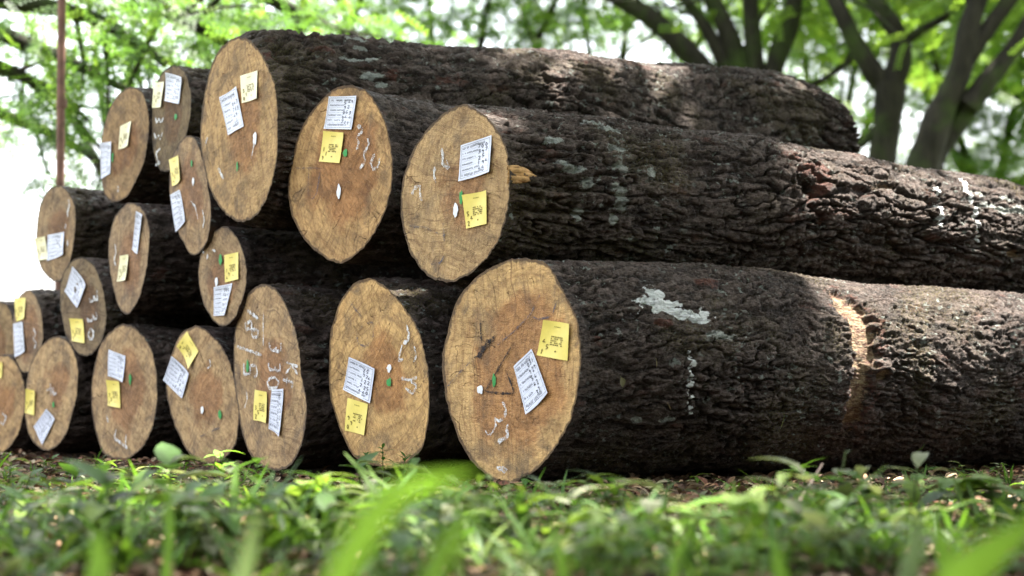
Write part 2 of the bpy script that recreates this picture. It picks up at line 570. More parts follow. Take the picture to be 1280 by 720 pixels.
# key: (depth of the sawn end, yaw offset, tilt, length, outline of the sawn end in photo pixels)
OUT = {
 'B1': (5.18, 0, 0, 4.2, [(652, 323), (682, 329), (707, 368), (721, 397), (726, 431), (724, 477), (717, 514), (702, 547), (677, 581), (652, 598), (636, 604), (621, 602), (598, 585), (577, 556), (563, 518), (554, 477), (552, 447), (559, 414), (573, 372), (598, 345), (623, 330)]),
 'B2': (5.68, .5, 0, 4.2, [(463, 347), (483, 361), (505, 384), (523, 413), (533, 449), (537, 492), (535, 532), (528, 561), (508, 579), (472, 582), (440, 568), (425, 536), (414, 503), (411, 460), (414, 413), (425, 377), (443, 353)]),
 'B3': (6.14, -1, 0, 4.2, [(314, 362), (329, 355), (347, 364), (362, 394), (372, 424), (376, 469), (384, 510), (378, 555), (364, 581), (340, 587), (317, 574), (304, 547), (297, 506), (292, 461), (293, 420), (299, 386)]),
 'B4': (6.58, 1, 0, 4.0, [(246, 407), (265, 420), (282, 442), (293, 476), (299, 517), (295, 555), (280, 574), (257, 580), (239, 570), (224, 544), (212, 510), (207, 480), (212, 450), (227, 416)]),
 'B5': (6.98, 0, 0, 4.2, [(155, 405), (173, 414), (188, 434), (196, 470), (196, 506), (188, 542), (170, 567), (144, 574), (128, 567), (119, 538), (114, 499), (117, 463), (126, 430), (141, 412)]),
 'B6': (7.40, .6, 0, 4.0, [(72, 420), (88, 430), (97, 455), (97, 484), (90, 517), (78, 549), (58, 563), (41, 553), (32, 528), (31, 495), (36, 463), (54, 430)]),
 'B7': (7.81, 0, 0, 4.0, [(2, 444), (14, 447), (25, 463), (32, 492), (27, 528), (16, 553), (0, 567), (-14, 555), (-26, 528), (-31, 492), (-25, 463), (-10, 446)]),
 'M': (5.38, 0, -.75, 4.2, [(580, 130), (600, 140), (620, 160), (633, 187), (637, 227), (633, 267), (620, 307), (600, 330), (580, 347), (547, 350), (527, 337), (510, 310), (502, 270), (502, 233), (513, 197), (530, 167), (553, 143)]),
 'U': (5.80, 0, -3.2, 3.9, [(437, 106), (461, 116), (477, 142), (489, 184), (491, 215), (485, 253), (468, 291), (447, 316), (425, 330), (402, 319), (378, 295), (364, 267), (360, 236), (366, 194), (381, 152), (402, 125), (416, 111)]),
 'I': (6.41, 0, -.3, 4.0, [(283, 283), (294, 293), (303, 311), (308, 333), (308, 355), (301, 380), (290, 402), (277, 408), (263, 395), (253, 375), (248, 349), (249, 324), (259, 300), (270, 288)]),
 'D': (6.94, .4, -.3, 2.8, [(155, 257), (170, 256), (182, 267), (187, 287), (185, 320), (180, 350), (170, 380), (159, 393), (149, 385), (142, 362), (137, 335), (136, 302), (142, 275)]),
 'C': (7.22, 0, 0, 4.0, [(97, 322), (112, 326), (125, 350), (131, 375), (133, 394), (130, 419), (121, 437), (106, 445), (88, 430), (78, 401), (75, 369), (75, 357), (81, 337)]),
 'A': (7.65, 0, 0, 4.0, [(38, 363), (47, 376), (53, 401), (54, 423), (45, 452), (32, 466), (22, 459), (16, 437), (16, 405), (22, 376)]),
 'J': (8.06, 0, 0, 4.0, [(-4, 376), (8, 380), (16, 400), (20, 428), (14, 458), (0, 474), (-16, 478), (-30, 460), (-35, 428), (-28, 396), (-16, 380)]),
 'T': (6.19, 0, 1.6, 2.66, [(302, 47), (318, 57), (332, 78), (344, 110), (347, 155), (346, 196), (339, 234), (320, 269), (302, 276), (282, 266), (264, 238), (253, 196), (251, 155), (257, 110), (269, 71), (285, 52)]),
 'H': (6.60, 0, .3, 2.6, [(230, 171), (243, 171), (252, 195), (260, 236), (264, 270), (260, 300), (243, 320), (230, 304), (219, 274), (212, 240), (213, 202)]),
 'G': (6.83, 0, -.3, 2.5, [(219, 82), (230, 88), (239, 120), (237, 150), (226, 182), (211, 214), (198, 210), (191, 184), (190, 142), (194, 109), (206, 88)]),
 'F': (7.15, 0, -1.0, 2.5, [(166, 109), (179, 116), (186, 146), (183, 187), (170, 225), (151, 251), (132, 247), (126, 221), (126, 191), (132, 150), (147, 120)]),
 'E': (7.44, 0, -.5, 2.6, [(72, 232), (85, 240), (94, 260), (94, 285), (91, 310), (86, 332), (76, 351), (60, 346), (50, 332), (46, 315), (46, 287), (50, 257), (60, 239)]),
}
LAB = {
 'B1': 'largest ground log at the front, a charcoal triangle drawn on its sawn end',
 'B2': 'ground log second from the front, with orange heart and grey pencil loop',
 'B3': 'ground log with 1815 and 330 chalked down its sawn end',
 'B4': 'ground log with yellow and white labels tilted like diamonds at its left',
 'B5': 'ground log with white label straight above yellow, left of the diamond-labelled log',
 'B6': 'ground log near the left edge, crumpled white label right of a yellow one',
 'B7': 'leftmost ground log, half cut off by the left edge of the picture',
 'M': 'long second-tier log with grey lichen on its bark, lying on the largest front log',
 'U': 'second-tier log with a pointed lower end face, between the lichen log and the top log',
 'I': 'small log with green dot beside its yellow label, under the big top log',
 'D': 'log with a narrow white strip label at upper right and a pale label below',
 'C': 'grey-faced log with 330 chalked downwards beside a diamond-turned white label',
 'A': 'small log with yellow label above white and a chalk squiggle, near the left edge',
 'J': 'log mostly outside the left edge, behind the small squiggle-marked log',
 'T': 'big short log on top of the pile with its far end in view',
 'H': 'tall narrow-faced log squeezed under the left side of the big top log',
 'G': 'dark-faced upper log with chalk marks like W W C below two bleached labels',
 'F': 'upper left log with two bleached labels far apart and a leaning oval face',
 'E': 'log standing out against the white sky at the left, labels side by side',
}
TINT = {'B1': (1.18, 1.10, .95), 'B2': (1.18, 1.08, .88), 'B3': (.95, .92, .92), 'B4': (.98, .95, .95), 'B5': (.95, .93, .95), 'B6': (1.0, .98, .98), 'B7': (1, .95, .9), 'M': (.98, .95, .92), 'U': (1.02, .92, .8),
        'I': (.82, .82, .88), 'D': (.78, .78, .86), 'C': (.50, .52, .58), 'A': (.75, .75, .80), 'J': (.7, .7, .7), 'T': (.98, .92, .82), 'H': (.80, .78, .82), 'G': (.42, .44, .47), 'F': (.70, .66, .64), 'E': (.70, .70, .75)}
# radius and height changes along the log: (distance, radius factor, rise)
PROF = {
 'U': [(0, 1, 0), (.3, .96, 0), (1.0, .84, 0), (3.9, .75, .06)],
 'B1': [(0, 1, 0), (.5, 1.0, .0), (1.3, .97, -.006), (2.3, .94, -.022), (4.2, .92, -.03)],
 'M': [(0, 1, 0), (.5, 1.0, 0), (1.1, 1.01, .002), (1.35, 1.01, .002), (1.7, .965, -.003), (2.5, .90, -.012), (4.2, .85, -.02)],
 'T': [(0, 1, 0), (.6, 1.04, .01), (1.3, 1.09, .02), (1.6, 1.08, .03), (2.2, 1.03, .05), (2.45, 1.0, .045), (2.66, .95, .03)],
}
DENSE = {'B1': 2.45, 'M': 2.8, 'T': 2.66, 'U': .9, 'B2': .7, 'G': .5, 'F': .5, 'E': .8}
LOGS = {}


class Log:
    pass


def furrows(P, seed, twist, fm=1.2, am=.8):
    """bark relief 0..1 and its height in metres; P = (along, across, across)"""
    wv = perlin(P * np.array([1.3, 2.2, 2.2]), seed) * twist
    Q = P.copy()
    w2 = perlin(P * np.array([5, 12, 12]), seed + 1) * .016 + perlin(P * np.array([14, 30, 30]), seed + 11) * .006
    Q[:, 1] += wv * .10 + w2
    Q[:, 2] += perlin(P * np.array([1.3, 2.2, 2.2]), seed + 2) * twist * .10 - w2
    g1 = perlin(P * np.array([30, 60, 60]), seed + 15) * .0045 + perlin(P * np.array([70, 110, 110]), seed + 16) * .003
    Q[:, 1] += g1
    Q[:, 2] -= g1
    Q0 = Q
    Q = Q * fm
    n0 = perlin(Q * np.array([1.7, 11, 11]), seed + 13)
    n1 = perlin(Q * np.array([4.6, 30, 30]), seed + 3) + .25 * perlin(Q * np.array([14, 50, 50]), seed + 9)
    n2 = perlin(Q * np.array([15, 62, 62]), seed + 4)
    n3 = perlin(Q * np.array([22, 16, 16]), seed + 5)
    f0 = sstep(.0, .18, np.abs(n0))
    f1 = sstep(.0, .17, np.abs(n1))
    f2 = sstep(.0, .20, np.abs(n2))
    f3 = sstep(.0, .18, np.abs(n3))
    fine = perlin(Q0 * np.array([60, 120, 120]), seed + 6)
    fine2 = perlin(Q0 * np.array([120, 190, 190]), seed + 7)
    amp = .80 + .7 * perlin(P * 2.3, seed + 8)
    h01 = f1 * (.45 + .35 * f2 + .20 * f3) * (.6 + .4 * f0)
    h = am * amp * (.0060 * f0 + .0085 * f1 * (.5 + .5 * f0) + .0050 * f2 * f1 + .0042 * f3 * f1) + .0042 * fine + .0036 * fine2
    return h01, h


def make_log(k):
    Zd, dyaw, tilt, length, pts = OUT[k]
    L = Log()
    L.k = k
    pts = np.array(pts, float)
    cx, cy = (pts[:, 0].min() + pts[:, 0].max()) / 2, (pts[:, 1].min() + pts[:, 1].max()) / 2
    C = at(cx, cy, Zd)
    hw, hh = np.ptp(pts[:, 0]) / 2, np.ptp(pts[:, 1]) / 2
    yw = R(YAW + dyaw)
    tl = R(tilt)
    d = np.array([math.cos(yw) * math.cos(tl), math.sin(yw) * math.cos(tl), math.sin(tl)])
    vdir = (C - CAMP) / np.linalg.norm(C - CAMP)
    va = math.atan2(vdir[0], vdir[1])
    yn = math.asin(min(.95, hw / hh)) - va
    yn = min(max(yn, yw - R(13)), yw + R(13))
    n = -np.array([math.cos(yn), math.sin(yn), 0])
    e1 = np.cross(d, [0, 0, 1.0])
    e1 /= np.linalg.norm(e1)            # towards the camera side
    e2 = np.cross(e1, d)
    L.C, L.d, L.n, L.e1, L.e2, L.len = C, d, n, e1, e2, length

    def onface(px, py, off=0.0):
        r = ray(px, py)
        t = np.dot(C - CAMP, n) / np.dot(r, n)
        return CAMP + r * t + n * off
    L.onface = onface
    W = np.array([onface(*p) for p in pts])
    rel = W - C
    a, b = rel @ e1, rel @ e2
    th = np.arctan2(b, a)
    rr = np.hypot(a, b)
    o = np.argsort(th)
    th, rr = th[o], rr[o]
    th3 = np.concatenate([th - 2 * np.pi, th, th + 2 * np.pi])
    rr3 = np.tile(rr, 3)
    fine_t = np.linspace(-np.pi, np.pi, 361)
    prof = np.interp(fine_t, th3, rr3)
    for _ in range(10):                  # soften the polygon corners
        prof[:-1] = (np.roll(prof[:-1], 1) + 2 * prof[:-1] + np.roll(prof[:-1], -1)) / 4
        prof[-1] = prof[0]
    L.r0 = prof[:-1].mean()
    sm = prof[:-1].copy()
    for _ in range(900):
        sm = (np.roll(sm, 1) + sm + np.roll(sm, -1)) / 3
    sm = np.append(sm, sm[0])
    big = k in DENSE and DENSE[k] > 2
    step = .0043 if big else .0085
    dens = DENSE.get(k, .45)
    # angles: dense where the camera side is
    thc = math.atan2(np.dot(CAMP - C, e2), np.dot(CAMP - C, e1))
    half = R(112)
    na = int(2 * half * L.r0 / step)
    t1 = np.linspace(thc - half, thc + half, na)
    t2 = np.linspace(thc + half, thc - half + 2 * np.pi, max(18, na // 7) + 2)[1:-1]
    T = np.concatenate([t1, t2])
    nu = int(dens / (step * 1.15))
    U = np.linspace(0, dens, nu)
    if dens < length - .01:
        U = np.concatenate([U, np.linspace(dens, length, 24)[1:]])
    L.U, L.T = U, T
    UU, TT = np.meshgrid(U, T, indexing='ij')
    tw = (TT + np.pi) % (2 * np.pi) - np.pi
    pr = np.interp(tw, fine_t, prof)
    ps = np.interp(tw, fine_t, sm)
    bl = sstep(0, .7, UU)
    r = pr * (1 - bl) + ps * bl
    pf = np.array(PROF.get(k, [(0, 1, 0), (length, .93, 0)]))
    fac = np.interp(UU, pf[:, 0], pf[:, 1])
    rise = np.interp(UU, pf[:, 0], pf[:, 2])
    seed = (ord(k[0]) * 7 + len(k) * 3 + (ord(k[-1]))) % 90
    P = np.stack([UU, L.r0 * np.cos(TT), L.r0 * np.sin(TT)], -1).reshape(-1, 3)
    h01, hd = furrows(P, seed, {'T': 1.1, 'M': 1.0}.get(k, .7), {'T': .85, 'M': 1.05, 'B1': 1.3}.get(k, 1.2), {'T': 1.6, 'M': 1.2, 'B1': .85}.get(k, .8))
    lump = fbm(P * np.array([1.6, 2.5, 2.5]), 2, seed + 20) * .014
    hd = hd.reshape(UU.shape)
    h01 = h01.reshape(UU.shape)
    lump = lump.reshape(UU.shape) * sstep(0, .25, UU)
    ease = .16 + .84 * sstep(0, .06, UU)
    L.masks = {m: np.zeros(UU.shape) for m in ('peel', 'paint', 'lichen', 'redwood')}
    L.arc = lambda th_: ((TT - th_ + np.pi) % (2 * np.pi) - np.pi) * L.r0
    L.UU = UU
    L.PP = P
    extra = decorate(L)
    flat = np.clip(L.masks['peel'] * 1.3, 0, 1)
    hd = hd * (1 - .75 * flat) - .013 * flat
    chip = (fbm(P * 38, 3, seed + 50) * .0040).reshape(UU.shape) * (1 - sstep(0, .04, UU))
    r = r * fac + chip + lump + (hd - .014) * ease + extra
    q = e1 * 1.0
    base = r[..., None] * (np.cos(TT)[..., None] * e1 + np.sin(TT)[..., None] * e2)
    u0 = -(base @ n) / np.dot(d, n)
    shift = u0 * np.clip(1 - UU / .6, 0, 1)
    V = base + (UU + shift)[..., None] * d + rise[..., None] * np.array([0, 0, 1.0])
    # object space: X along the log, Y = e1, Z = e2
    M3 = np.stack([d, e1, e2], 1)
    Vl = V.reshape(-1, 3) @ M3
    Mw = Matrix(np.vstack([np.column_stack([M3, C]), [0, 0, 0, 1]]).tolist())
    zb = (V.reshape(-1, 3) + C)[:, 2].min()
    root = empty('log', (C[0] + d[0] * .3, C[1] + d[1] * .3, max(0, zb)), LAB[k], 'log', 'sawn logs in the pile')
    L.root = root
    inv = Matrix.Translation(root.location).inverted()

    def part(name, me, mat, M=None, parent=None):
        ob = bpy.data.objects.new(name, me)
        col.objects.link(ob)
        if not me.materials:
            me.materials.append(mat)
        ob.parent = parent or root
        par = Matrix.Translation(root.location) if parent is None else parent['_m']
        ob.matrix_parent_inverse = Matrix.Identity(4)
        ob.matrix_basis = par.inverted() @ (M if M is not None else Matrix.Identity(4))
        return ob
    L.part = part
    at_ = {m: v.ravel() for m, v in L.masks.items()}
    at_['hgt'] = h01.ravel()
    bark = part('bark', mesh('bark', Vl, grid_faces(len(U), len(T), True), at_), M_BARK, Mw)
    # sawn end
    for end in (0, 1):
        ring = V[0] if end == 0 else V[-1]
        nn = n if end == 0 else d
        cen = ring.mean(0)
        K = 26 if end == 0 else 8
        fr = np.linspace(0, 1, K) ** .8
        D = cen + fr[:, None, None] * (ring[None] - cen)
        Dq = D.reshape(-1, 3)
        edge = np.repeat(fr, len(T))
        if end == 0:
            rough = fbm(Dq * 14, 3, seed + 40) * .0032 * (1 - edge ** 4)
            Dq = Dq + rough[:, None] * nn
        ez = nn / np.linalg.norm(nn)
        ex = np.cross([0, 0, 1.0], ez)
        ex /= np.linalg.norm(ex)
        ey = np.cross(ez, ex)
        F3 = np.stack([ex, ey, ez], 1)
        off = cen + (ex * .05 * math.sin(seed) + ey * .05 * math.cos(seed * 2.0)) * (L.r0 / .3)
        Mf = Matrix(np.vstack([np.column_stack([F3, C + off]), [0, 0, 0, 1]]).tolist())
        ff = grid_faces(K, len(T), True)
        if end == 0:
            ff = ff[:, ::-1]
        fo = part('cut_face', mesh('cut_face', (Dq - off) @ F3, ff, {'edge': edge}), M_FACE, Mf)
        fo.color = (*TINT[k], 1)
        if end == 0:
            L.face = fo
    LOGS[k] = L
    return L


def on_bark(L, px, py):
    """distance along and angle round the log where a photo pixel meets its cylinder"""
    r = ray(px, py)
    o = CAMP - L.C
    pf = np.array(PROF.get(L.k, [(0, 1, 0), (4, .95, 0)]))
    rad, rise = L.r0, 0.0
    for _ in range(4):
        a = r - L.d * np.dot(r, L.d)
        ob = o - np.array([0, 0, rise])
        b = ob - L.d * np.dot(ob, L.d)
        A, B, Cc = a @ a, 2 * a @ b, b @ b - rad * rad
        disc = max(0, B * B - 4 * A * Cc)
        t = (-B - math.sqrt(disc)) / (2 * A)
        p = ob + r * t
        u = p @ L.d
        rad = L.r0 * np.interp(u, pf[:, 0], pf[:, 1])
        rise = np.interp(u, pf[:, 0], pf[:, 2])
    return u, math.atan2(p @ L.e2, p @ L.e1)


def blob(L, m, px, py, su, sv, amt=1.0, rough=.5):
    """a soft-edged patch on the bark, su along and sv round the log (m)"""
    u, th = on_bark(L, px, py)
    a, b = (L.UU - u) / su, L.arc(th) / sv
    q = np.sqrt(a * a + b * b)
    nz = fbm(L.PP * np.array([16, 30, 30]), 2, int(px)).reshape(L.UU.shape)
    v = amt * (1 - sstep(.35, 1.15, q + rough * nz))
    L.masks[m] = np.maximum(L.masks[m], v)
    return q


def trail(L, m, pix, wid, amt=1.0, rough=.5):
    for (x0, y0), (x1, y1) in zip(pix[:-1], pix[1:]):
        for t in np.linspace(0, 1, 11):
            blob(L, m, x0 + (x1 - x0) * t, y0 + (y1 - y0) * t, wid, wid, amt, rough)


def decorate(L):
    ex = np.zeros(L.UU.shape)
    k = L.k
    if k == 'B1':
        blob(L, 'paint', 806, 358, .026, .018, 1.0, .85)
        blob(L, 'paint', 815, 371, .045, .022, 1.0, .85)
        blob(L, 'paint', 828, 384, .085, .030, 1.0, .85)
        blob(L, 'paint', 858, 392, .085, .024, 1.0, .85)
        blob(L, 'paint', 797, 378, .04, .010, .8)
        blob(L, 'paint', 873, 401, .04, .014, .9)
        for i in range(12):
            blob(L, 'paint', 864 + (i % 3) * 1.5, 440 + i * 7.2, .010, .009, .62, .9)
        blob(L, 'lichen', 905, 420, .06, .02, .6)
        blob(L, 'lichen', 840, 530, .05, .014, .6)
        blob(L, 'lichen', 805, 533, .03, .014, .6)
        trail(L, 'redwood', [(1048, 374), (1078, 392), (1092, 425), (1092, 465), (1084, 500), (1074, 530)], .070, .6, .9)
        trail(L, 'peel', [(1050, 376), (1075, 392), (1086, 425), (1088, 452)], .046, 1.0, .6)
        trail(L, 'peel', [(1085, 470), (1080, 505), (1072, 535)], .038, .80, .8)
        blob(L, 'peel', 1108, 470, .035, .025, .9)
        blob(L, 'redwood', 825, 404, .05, .018, .9)
        blob(L, 'redwood', 748, 425, .02, .03, .7)
        q = blob(L, 'redwood', 882, 358, .05, .022, .9)
        ex += .014 * (1 - sstep(.3, 1.1, q))
        for x, y, a in ((1100, 458, .016), (1112, 463, .018), (1165, 478, .016), (1190, 483, .014), (1140, 470, .010), (1043, 374, .012)):
            u, th = on_bark(L, x, y)
            ex += a * (1 - sstep(.2, 1.1, np.hypot((L.UU - u) / .045, L.arc(th) / .03)))
    if k == 'M':
        for x, y, a, b in ((762, 165, .05, .016), (772, 186, .05, .016), (775, 208, .04, .02), (777, 250, .035, .035), (768, 232, .03, .015), (742, 158, .05, .012), (715, 212, .06, .014), (735, 228, .03, .02), (690, 178, .04, .012), (815, 215, .02, .016), (700, 205, .03, .012), (722, 268, .02, .02), (790, 300, .03, .012), (765, 275, .018, .02)):
            blob(L, 'lichen', x, y, a, b, .85)
        trail(L, 'paint', [(1170, 235), (1174, 262), (1174, 280)], .014, .75, .7)
        trail(L, 'paint', [(1205, 225), (1218, 250), (1226, 300)], .015, .75, .7)
        for x, y in ((1240, 255), (1256, 262), (1262, 248), (1275, 262), (1225, 240)):
            blob(L, 'lichen', x, y, .05, .02, .8)
        blob(L, 'redwood', 1010, 215, .10, .040, .85, .8)
        blob(L, 'redwood', 1022, 240, .06, .06, .9, .8)
        blob(L, 'redwood', 985, 200, .07, .03, .8, .8)
        blob(L, 'redwood', 1030, 275, .03, .03, .7)
        blob(L, 'redwood', 1165, 298, .03, .02, .7)
        blob(L, 'peel', 1270, 318, .05, .022, .9)
        blob(L, 'peel', 1110, 232, .05, .012, .8)
        blob(L, 'peel', 1003, 190, .03, .010, .8)
        for x, y, a, s in ((940, 172, .010, .10), (975, 182, .008, .06), (1015, 235, -.022, .06)):
            u, th = on_bark(L, x, y)
            ex += a * (1 - sstep(.2, 1.2, np.hypot((L.UU - u) / s, L.arc(th) / s)))
    if k == 'T':
        blob(L, 'peel', 738, 62, .10, .026, 1.0, .4)
        blob(L, 'peel', 700, 54, .14, .016, .8, .6)
        blob(L, 'peel', 770, 66, .05, .02, .7, .6)
        for x, y, a, b in ((445, 55, .05, .02), (462, 72, .06, .012), (440, 70, .04, .014), (472, 92, .05, .014), (480, 105, .03, .010), (452, 62, .05, .012)):
            blob(L, 'lichen', x, y, a, b, .95)
        blob(L, 'redwood', 340, 62, .06, .03, .8, .8)
        blob(L, 'redwood', 400, 60, .06, .03, .8, .8)
        blob(L, 'redwood', 492, 92, .03, .03, .8, .8)
        blob(L, 'redwood', 560, 95, .08, .04, .65, .9)
        blob(L, 'redwood', 1030, 108, .06, .02, .8, .8)
        for x, y, a, s in ((830, 95, .020, .07), (850, 105, .016, .05), (818, 128, .02, .04), (835, 138, .018, .03), (795, 92, -.02, .05), (770, 108, .016, .07)):
            u, th = on_bark(L, x, y)
            ex += a * (1 - sstep(.2, 1.2, np.hypot((L.UU - u) / s, L.arc(th) / s)))
    if k == 'U':
        blob(L, 'peel', 520, 122, .16, .012, .9, .5)
    return ex


for k in OUT:
    make_log(k)

# torn wooden tongue at the rim of the lichen log
Lm = LOGS['M']
ac = Acc()
c0 = Lm.onface(636, 218)
dirs = Lm.d
side = np.cross(Lm.d, [0, 0, 1.0])
for i, (dz, ln, wd) in enumerate([(.012, .085, .013), (.002, .105, .014), (-.009, .095, .013), (.020, .05, .009), (-.018, .06, .009)]):
    b0 = c0 + np.array([0, 0, dz]) - side * .009
    P = [b0 - dirs * .0, b0 + dirs * ln * .5 + side * .016, b0 + dirs * ln + side * .003]
    V, Fc = tube(P, [wd, wd * .9, wd * .25], 6, i, .25)
    ac.add(V, Fc)
mw = mat_flat('torn_wood', (.45, .26, .11), .8, .2, 60, .4, .004)
t_ = ac.build('torn_splinter', mw, Lm.root)

# ------------------------------------------------------------------ labels and marks on the sawn ends
TAGS = [
 ('B1', 'w', [(644, 458), (666, 436), (689, 491), (661, 518)]), ('B1', 'y', [(684, 400), (716, 405), (711, 451), (672, 444)]),
 ('B2', 'w', [(439, 446), (471, 461), (464, 504), (430, 487)]), ('B2', 'y', [(436, 497), (461, 505), (458, 544), (433, 538)]),
 ('B3', 'y', [(320, 487), (335, 490), (337, 529), (320, 525)]), ('B3', 'w', [(341, 487), (356, 486), (353, 546), (339, 536)]),
 ('B4', 'y', [(235, 414), (249, 439), (239, 461), (224, 433)]), ('B4', 'w', [(218, 445), (239, 467), (229, 498), (205, 475)]),
 ('B5', 'w', [(137, 437), (158, 445), (157, 478), (138, 470)]), ('B5', 'y', [(136, 475), (152, 477), (152, 510), (136, 507)]),
 ('B6', 'y', [(36, 486), (47, 489), (44, 519), (32, 516)]), ('B6', 'w', [(60, 511), (70, 524), (54, 556), (43, 533)]),
 ('B7', 'y', [(-5, 450), (5, 454), (3, 473), (-6, 470)]),
 ('A', 'y', [(19, 373), (33, 372), (32, 398), (22, 402)]), ('A', 'w', [(18, 405), (29, 402), (34, 439), (21, 446)]),
 ('C', 'w', [(94, 333), (110, 356), (98, 385), (82, 364)]), ('C', 'y', [(89, 398), (106, 399), (107, 429), (91, 426)]),
 ('D', 'w', [(174, 264), (181, 270), (173, 318), (166, 312)]), ('D', 'p', [(152, 320), (162, 318), (161, 350), (150, 352)]),
 ('E', 'p', [(47, 298), (60, 295), (61, 324), (48, 326)]), ('E', 'w', [(61, 294), (81, 290), (82, 318), (62, 326)]),
 ('F', 'w', [(128, 179), (142, 177), (139, 217), (127, 224)]), ('F', 'p', [(152, 158), (165, 151), (163, 182), (151, 187)]),
 ('G', 'p', [(194, 104), (206, 102), (204, 134), (193, 135)]), ('G', 'w', [(211, 91), (231, 97), (225, 130), (207, 126)]),
 ('H', 'y', [(213, 200), (224, 194), (229, 225), (219, 233)]), ('H', 'w', [(214, 244), (226, 237), (234, 277), (221, 290)]),
 ('I', 'y', [(282, 319), (299, 315), (300, 349), (283, 353)]), ('I', 'w', [(269, 359), (292, 354), (284, 394), (270, 395)]),
 ('T', 'w', [(277, 122), (298, 108), (306, 158), (286, 169)]), ('T', 'p', [(302, 95), (323, 88), (324, 123), (305, 129)]),
 ('U', 'w', [(415, 121), (449, 120), (441, 162), (406, 161)]), ('U', 'y', [(407, 164), (432, 166), (426, 204), (400, 202)]),
 ('M', 'w', [(578, 182), (616, 169), (616, 215), (577, 227)]), ('M', 'y', [(582, 244), (612, 238), (610, 280), (584, 286)]),
]


def strip(Pf, a, b, wd):
    """thin quad from a to b in label coordinates"""
    a, b = np.array(a, float), np.array(b, float)
    t = b - a
    t /= np.linalg.norm(t) + 1e-9
    s_ = np.array([-t[1], t[0]]) * wd
    return [Pf(*(a - s_)), Pf(*(b - s_)), Pf(*(b + s_)), Pf(*(a + s_))]


HAND = {'2': [(0, .2), (.3, 0), (.6, .2), (.1, 1), (.7, 1)], '7': [(0, 0), (.7, 0), (.2, 1)], '3': [(0, 0), (.6, .1), (.2, .45), (.6, .7), (0, 1)], '0': [(.3, 0), (0, .5), (.3, 1), (.6, .5), (.3, 0)],
        '5': [(.6, 0), (.1, 0), (.05, .4), (.6, .6), (.1, 1)], '4': [(.4, 0), (0, .6), (.7, .6)], '1': [(.3, 0), (.25, 1)], '9': [(.6, .3), (.2, .1), (.1, .4), (.6, .3), (.4, 1)]}
for i, (k, kind, quad) in enumerate(TAGS):
    L = LOGS[k]
    rg = np.random.default_rng(100 + i)
    Q = np.array([L.onface(*p) for p in quad])
    c1, c2, cw = rg.uniform(.001, .008), rg.uniform(.001, .010), rg.uniform(0, 2)

    def Pf(u, v, o=0.0, Q=Q, c1=c1, c2=c2, cw=cw, L=L):
        p = (Q[0] * (1 - u) + Q[1] * u) * (1 - v) + (Q[3] * (1 - u) + Q[2] * u) * v
        z = .0036 + c1 * (2 * u - 1) ** 2 * (v if cw < 1 else 1 - v) + c2 * max(0, abs(2 * v - 1) - .45) ** 2 * (u if cw < .5 else 1) + .0012 * math.sin(5 * u + 3 * v + cw)
        return p + L.n * (z + o)
    nu, nv = 8, 10
    V = [Pf(u, v) for v in np.linspace(0, 1, nv) for u in np.linspace(0, 1, nu)]
    nm = {'w': 'white_label', 'y': 'yellow_label', 'p': 'pale_yellow_label'}[kind]
    ac = Acc()
    V = np.array(V)
    ac.add(V, grid_faces(nv, nu))
    po = ac.build(nm, {'w': M_WHITE, 'y': M_YELLOW, 'p': M_PALE}[kind], L.root)
    po['label'] = {'w': 'white printed paper label with handwriting', 'y': 'yellow paper label', 'p': 'sun-bleached pale yellow paper label'}[kind]
    ink = Acc()
    qf = np.array([[0, 1, 2, 3]])
    Pi = lambda u, v: Pf(u, v, .0012)

    def hand(ch, u, v, w_, h_, wd):
        s_ = HAND[ch]
        for a, b in zip(s_[:-1], s_[1:]):
            ink.add(strip(Pi, (u + a[0] * w_, v + a[1] * h_), (u + b[0] * w_, v + b[1] * h_), wd), qf)
    if kind == 'w':
        # frame rule and rows of small print, handwriting over the right half
        for a, b in (((.05, .05), (.95, .05)), ((.05, .95), (.95, .95)), ((.05, .05), (.05, .95)), ((.95, .05), (.95, .95))):
            ink.add(strip(Pi, a, b, .004), qf)
        for r_ in range(6):
            v = .12 + r_ * .15
            x = .09
            hgt_ = .036 if r_ in (0, 5) else .024
            end = rg.uniform(.42, .62) if r_ not in (0, 5) else .80
            while x < end:
                gw = rg.uniform(.014, .026)
                if rg.random() > .16:
                    ink.add(strip(Pi, (x, v - hgt_ * rg.uniform(.6, 1)), (x, v + hgt_ * rg.uniform(.6, 1)), .0050), qf)
                    vv = v + hgt_ * rg.choice([-.8, 0, .8])
                    ink.add(strip(Pi, (x, vv), (x + gw, vv), .0045), qf)
                x += gw + .014
            if r_ < 5:
                ink.add(strip(Pi, (.07, v + .075), (.93, v + .075), .0016), qf)
        for r_ in range(5):
            for j in range(rg.integers(2, 4)):
                hand(rg.choice(list(HAND)), .56 + j * .13 + rg.uniform(-.02, .02), .14 + r_ * .15 + rg.uniform(-.02, .02), .11, .10, .008)
    else:
        for r_ in range(5):
            v = .42 + r_ * .055
            x = .34
            while x < .76:
                gw = rg.uniform(.02, .05)
                if rg.random() > .25:
                    ink.add(strip(Pi, (x, v), (x + gw, v), .018), qf)
                x += gw + .02
        for x in np.arange(.38, .62, .04):
            ink.add(strip(Pi, (x, .14), (x + .02, .15), .012), qf)
        for j, ch in enumerate(rg.choice(list(HAND), 3)):
            hand(ch, .10 + .13 * (j % 2), .52 + .14 * j, .12, .13, .013)
        ink.add(strip(Pi, (.55, .82), (.60, .80), .02), qf)
    io = ink.build('printed_text', M_INK if kind == 'w' else M_INK2, L.root, 'stuff', False)
    io.parent = po
    io.location = (0, 0, 0)


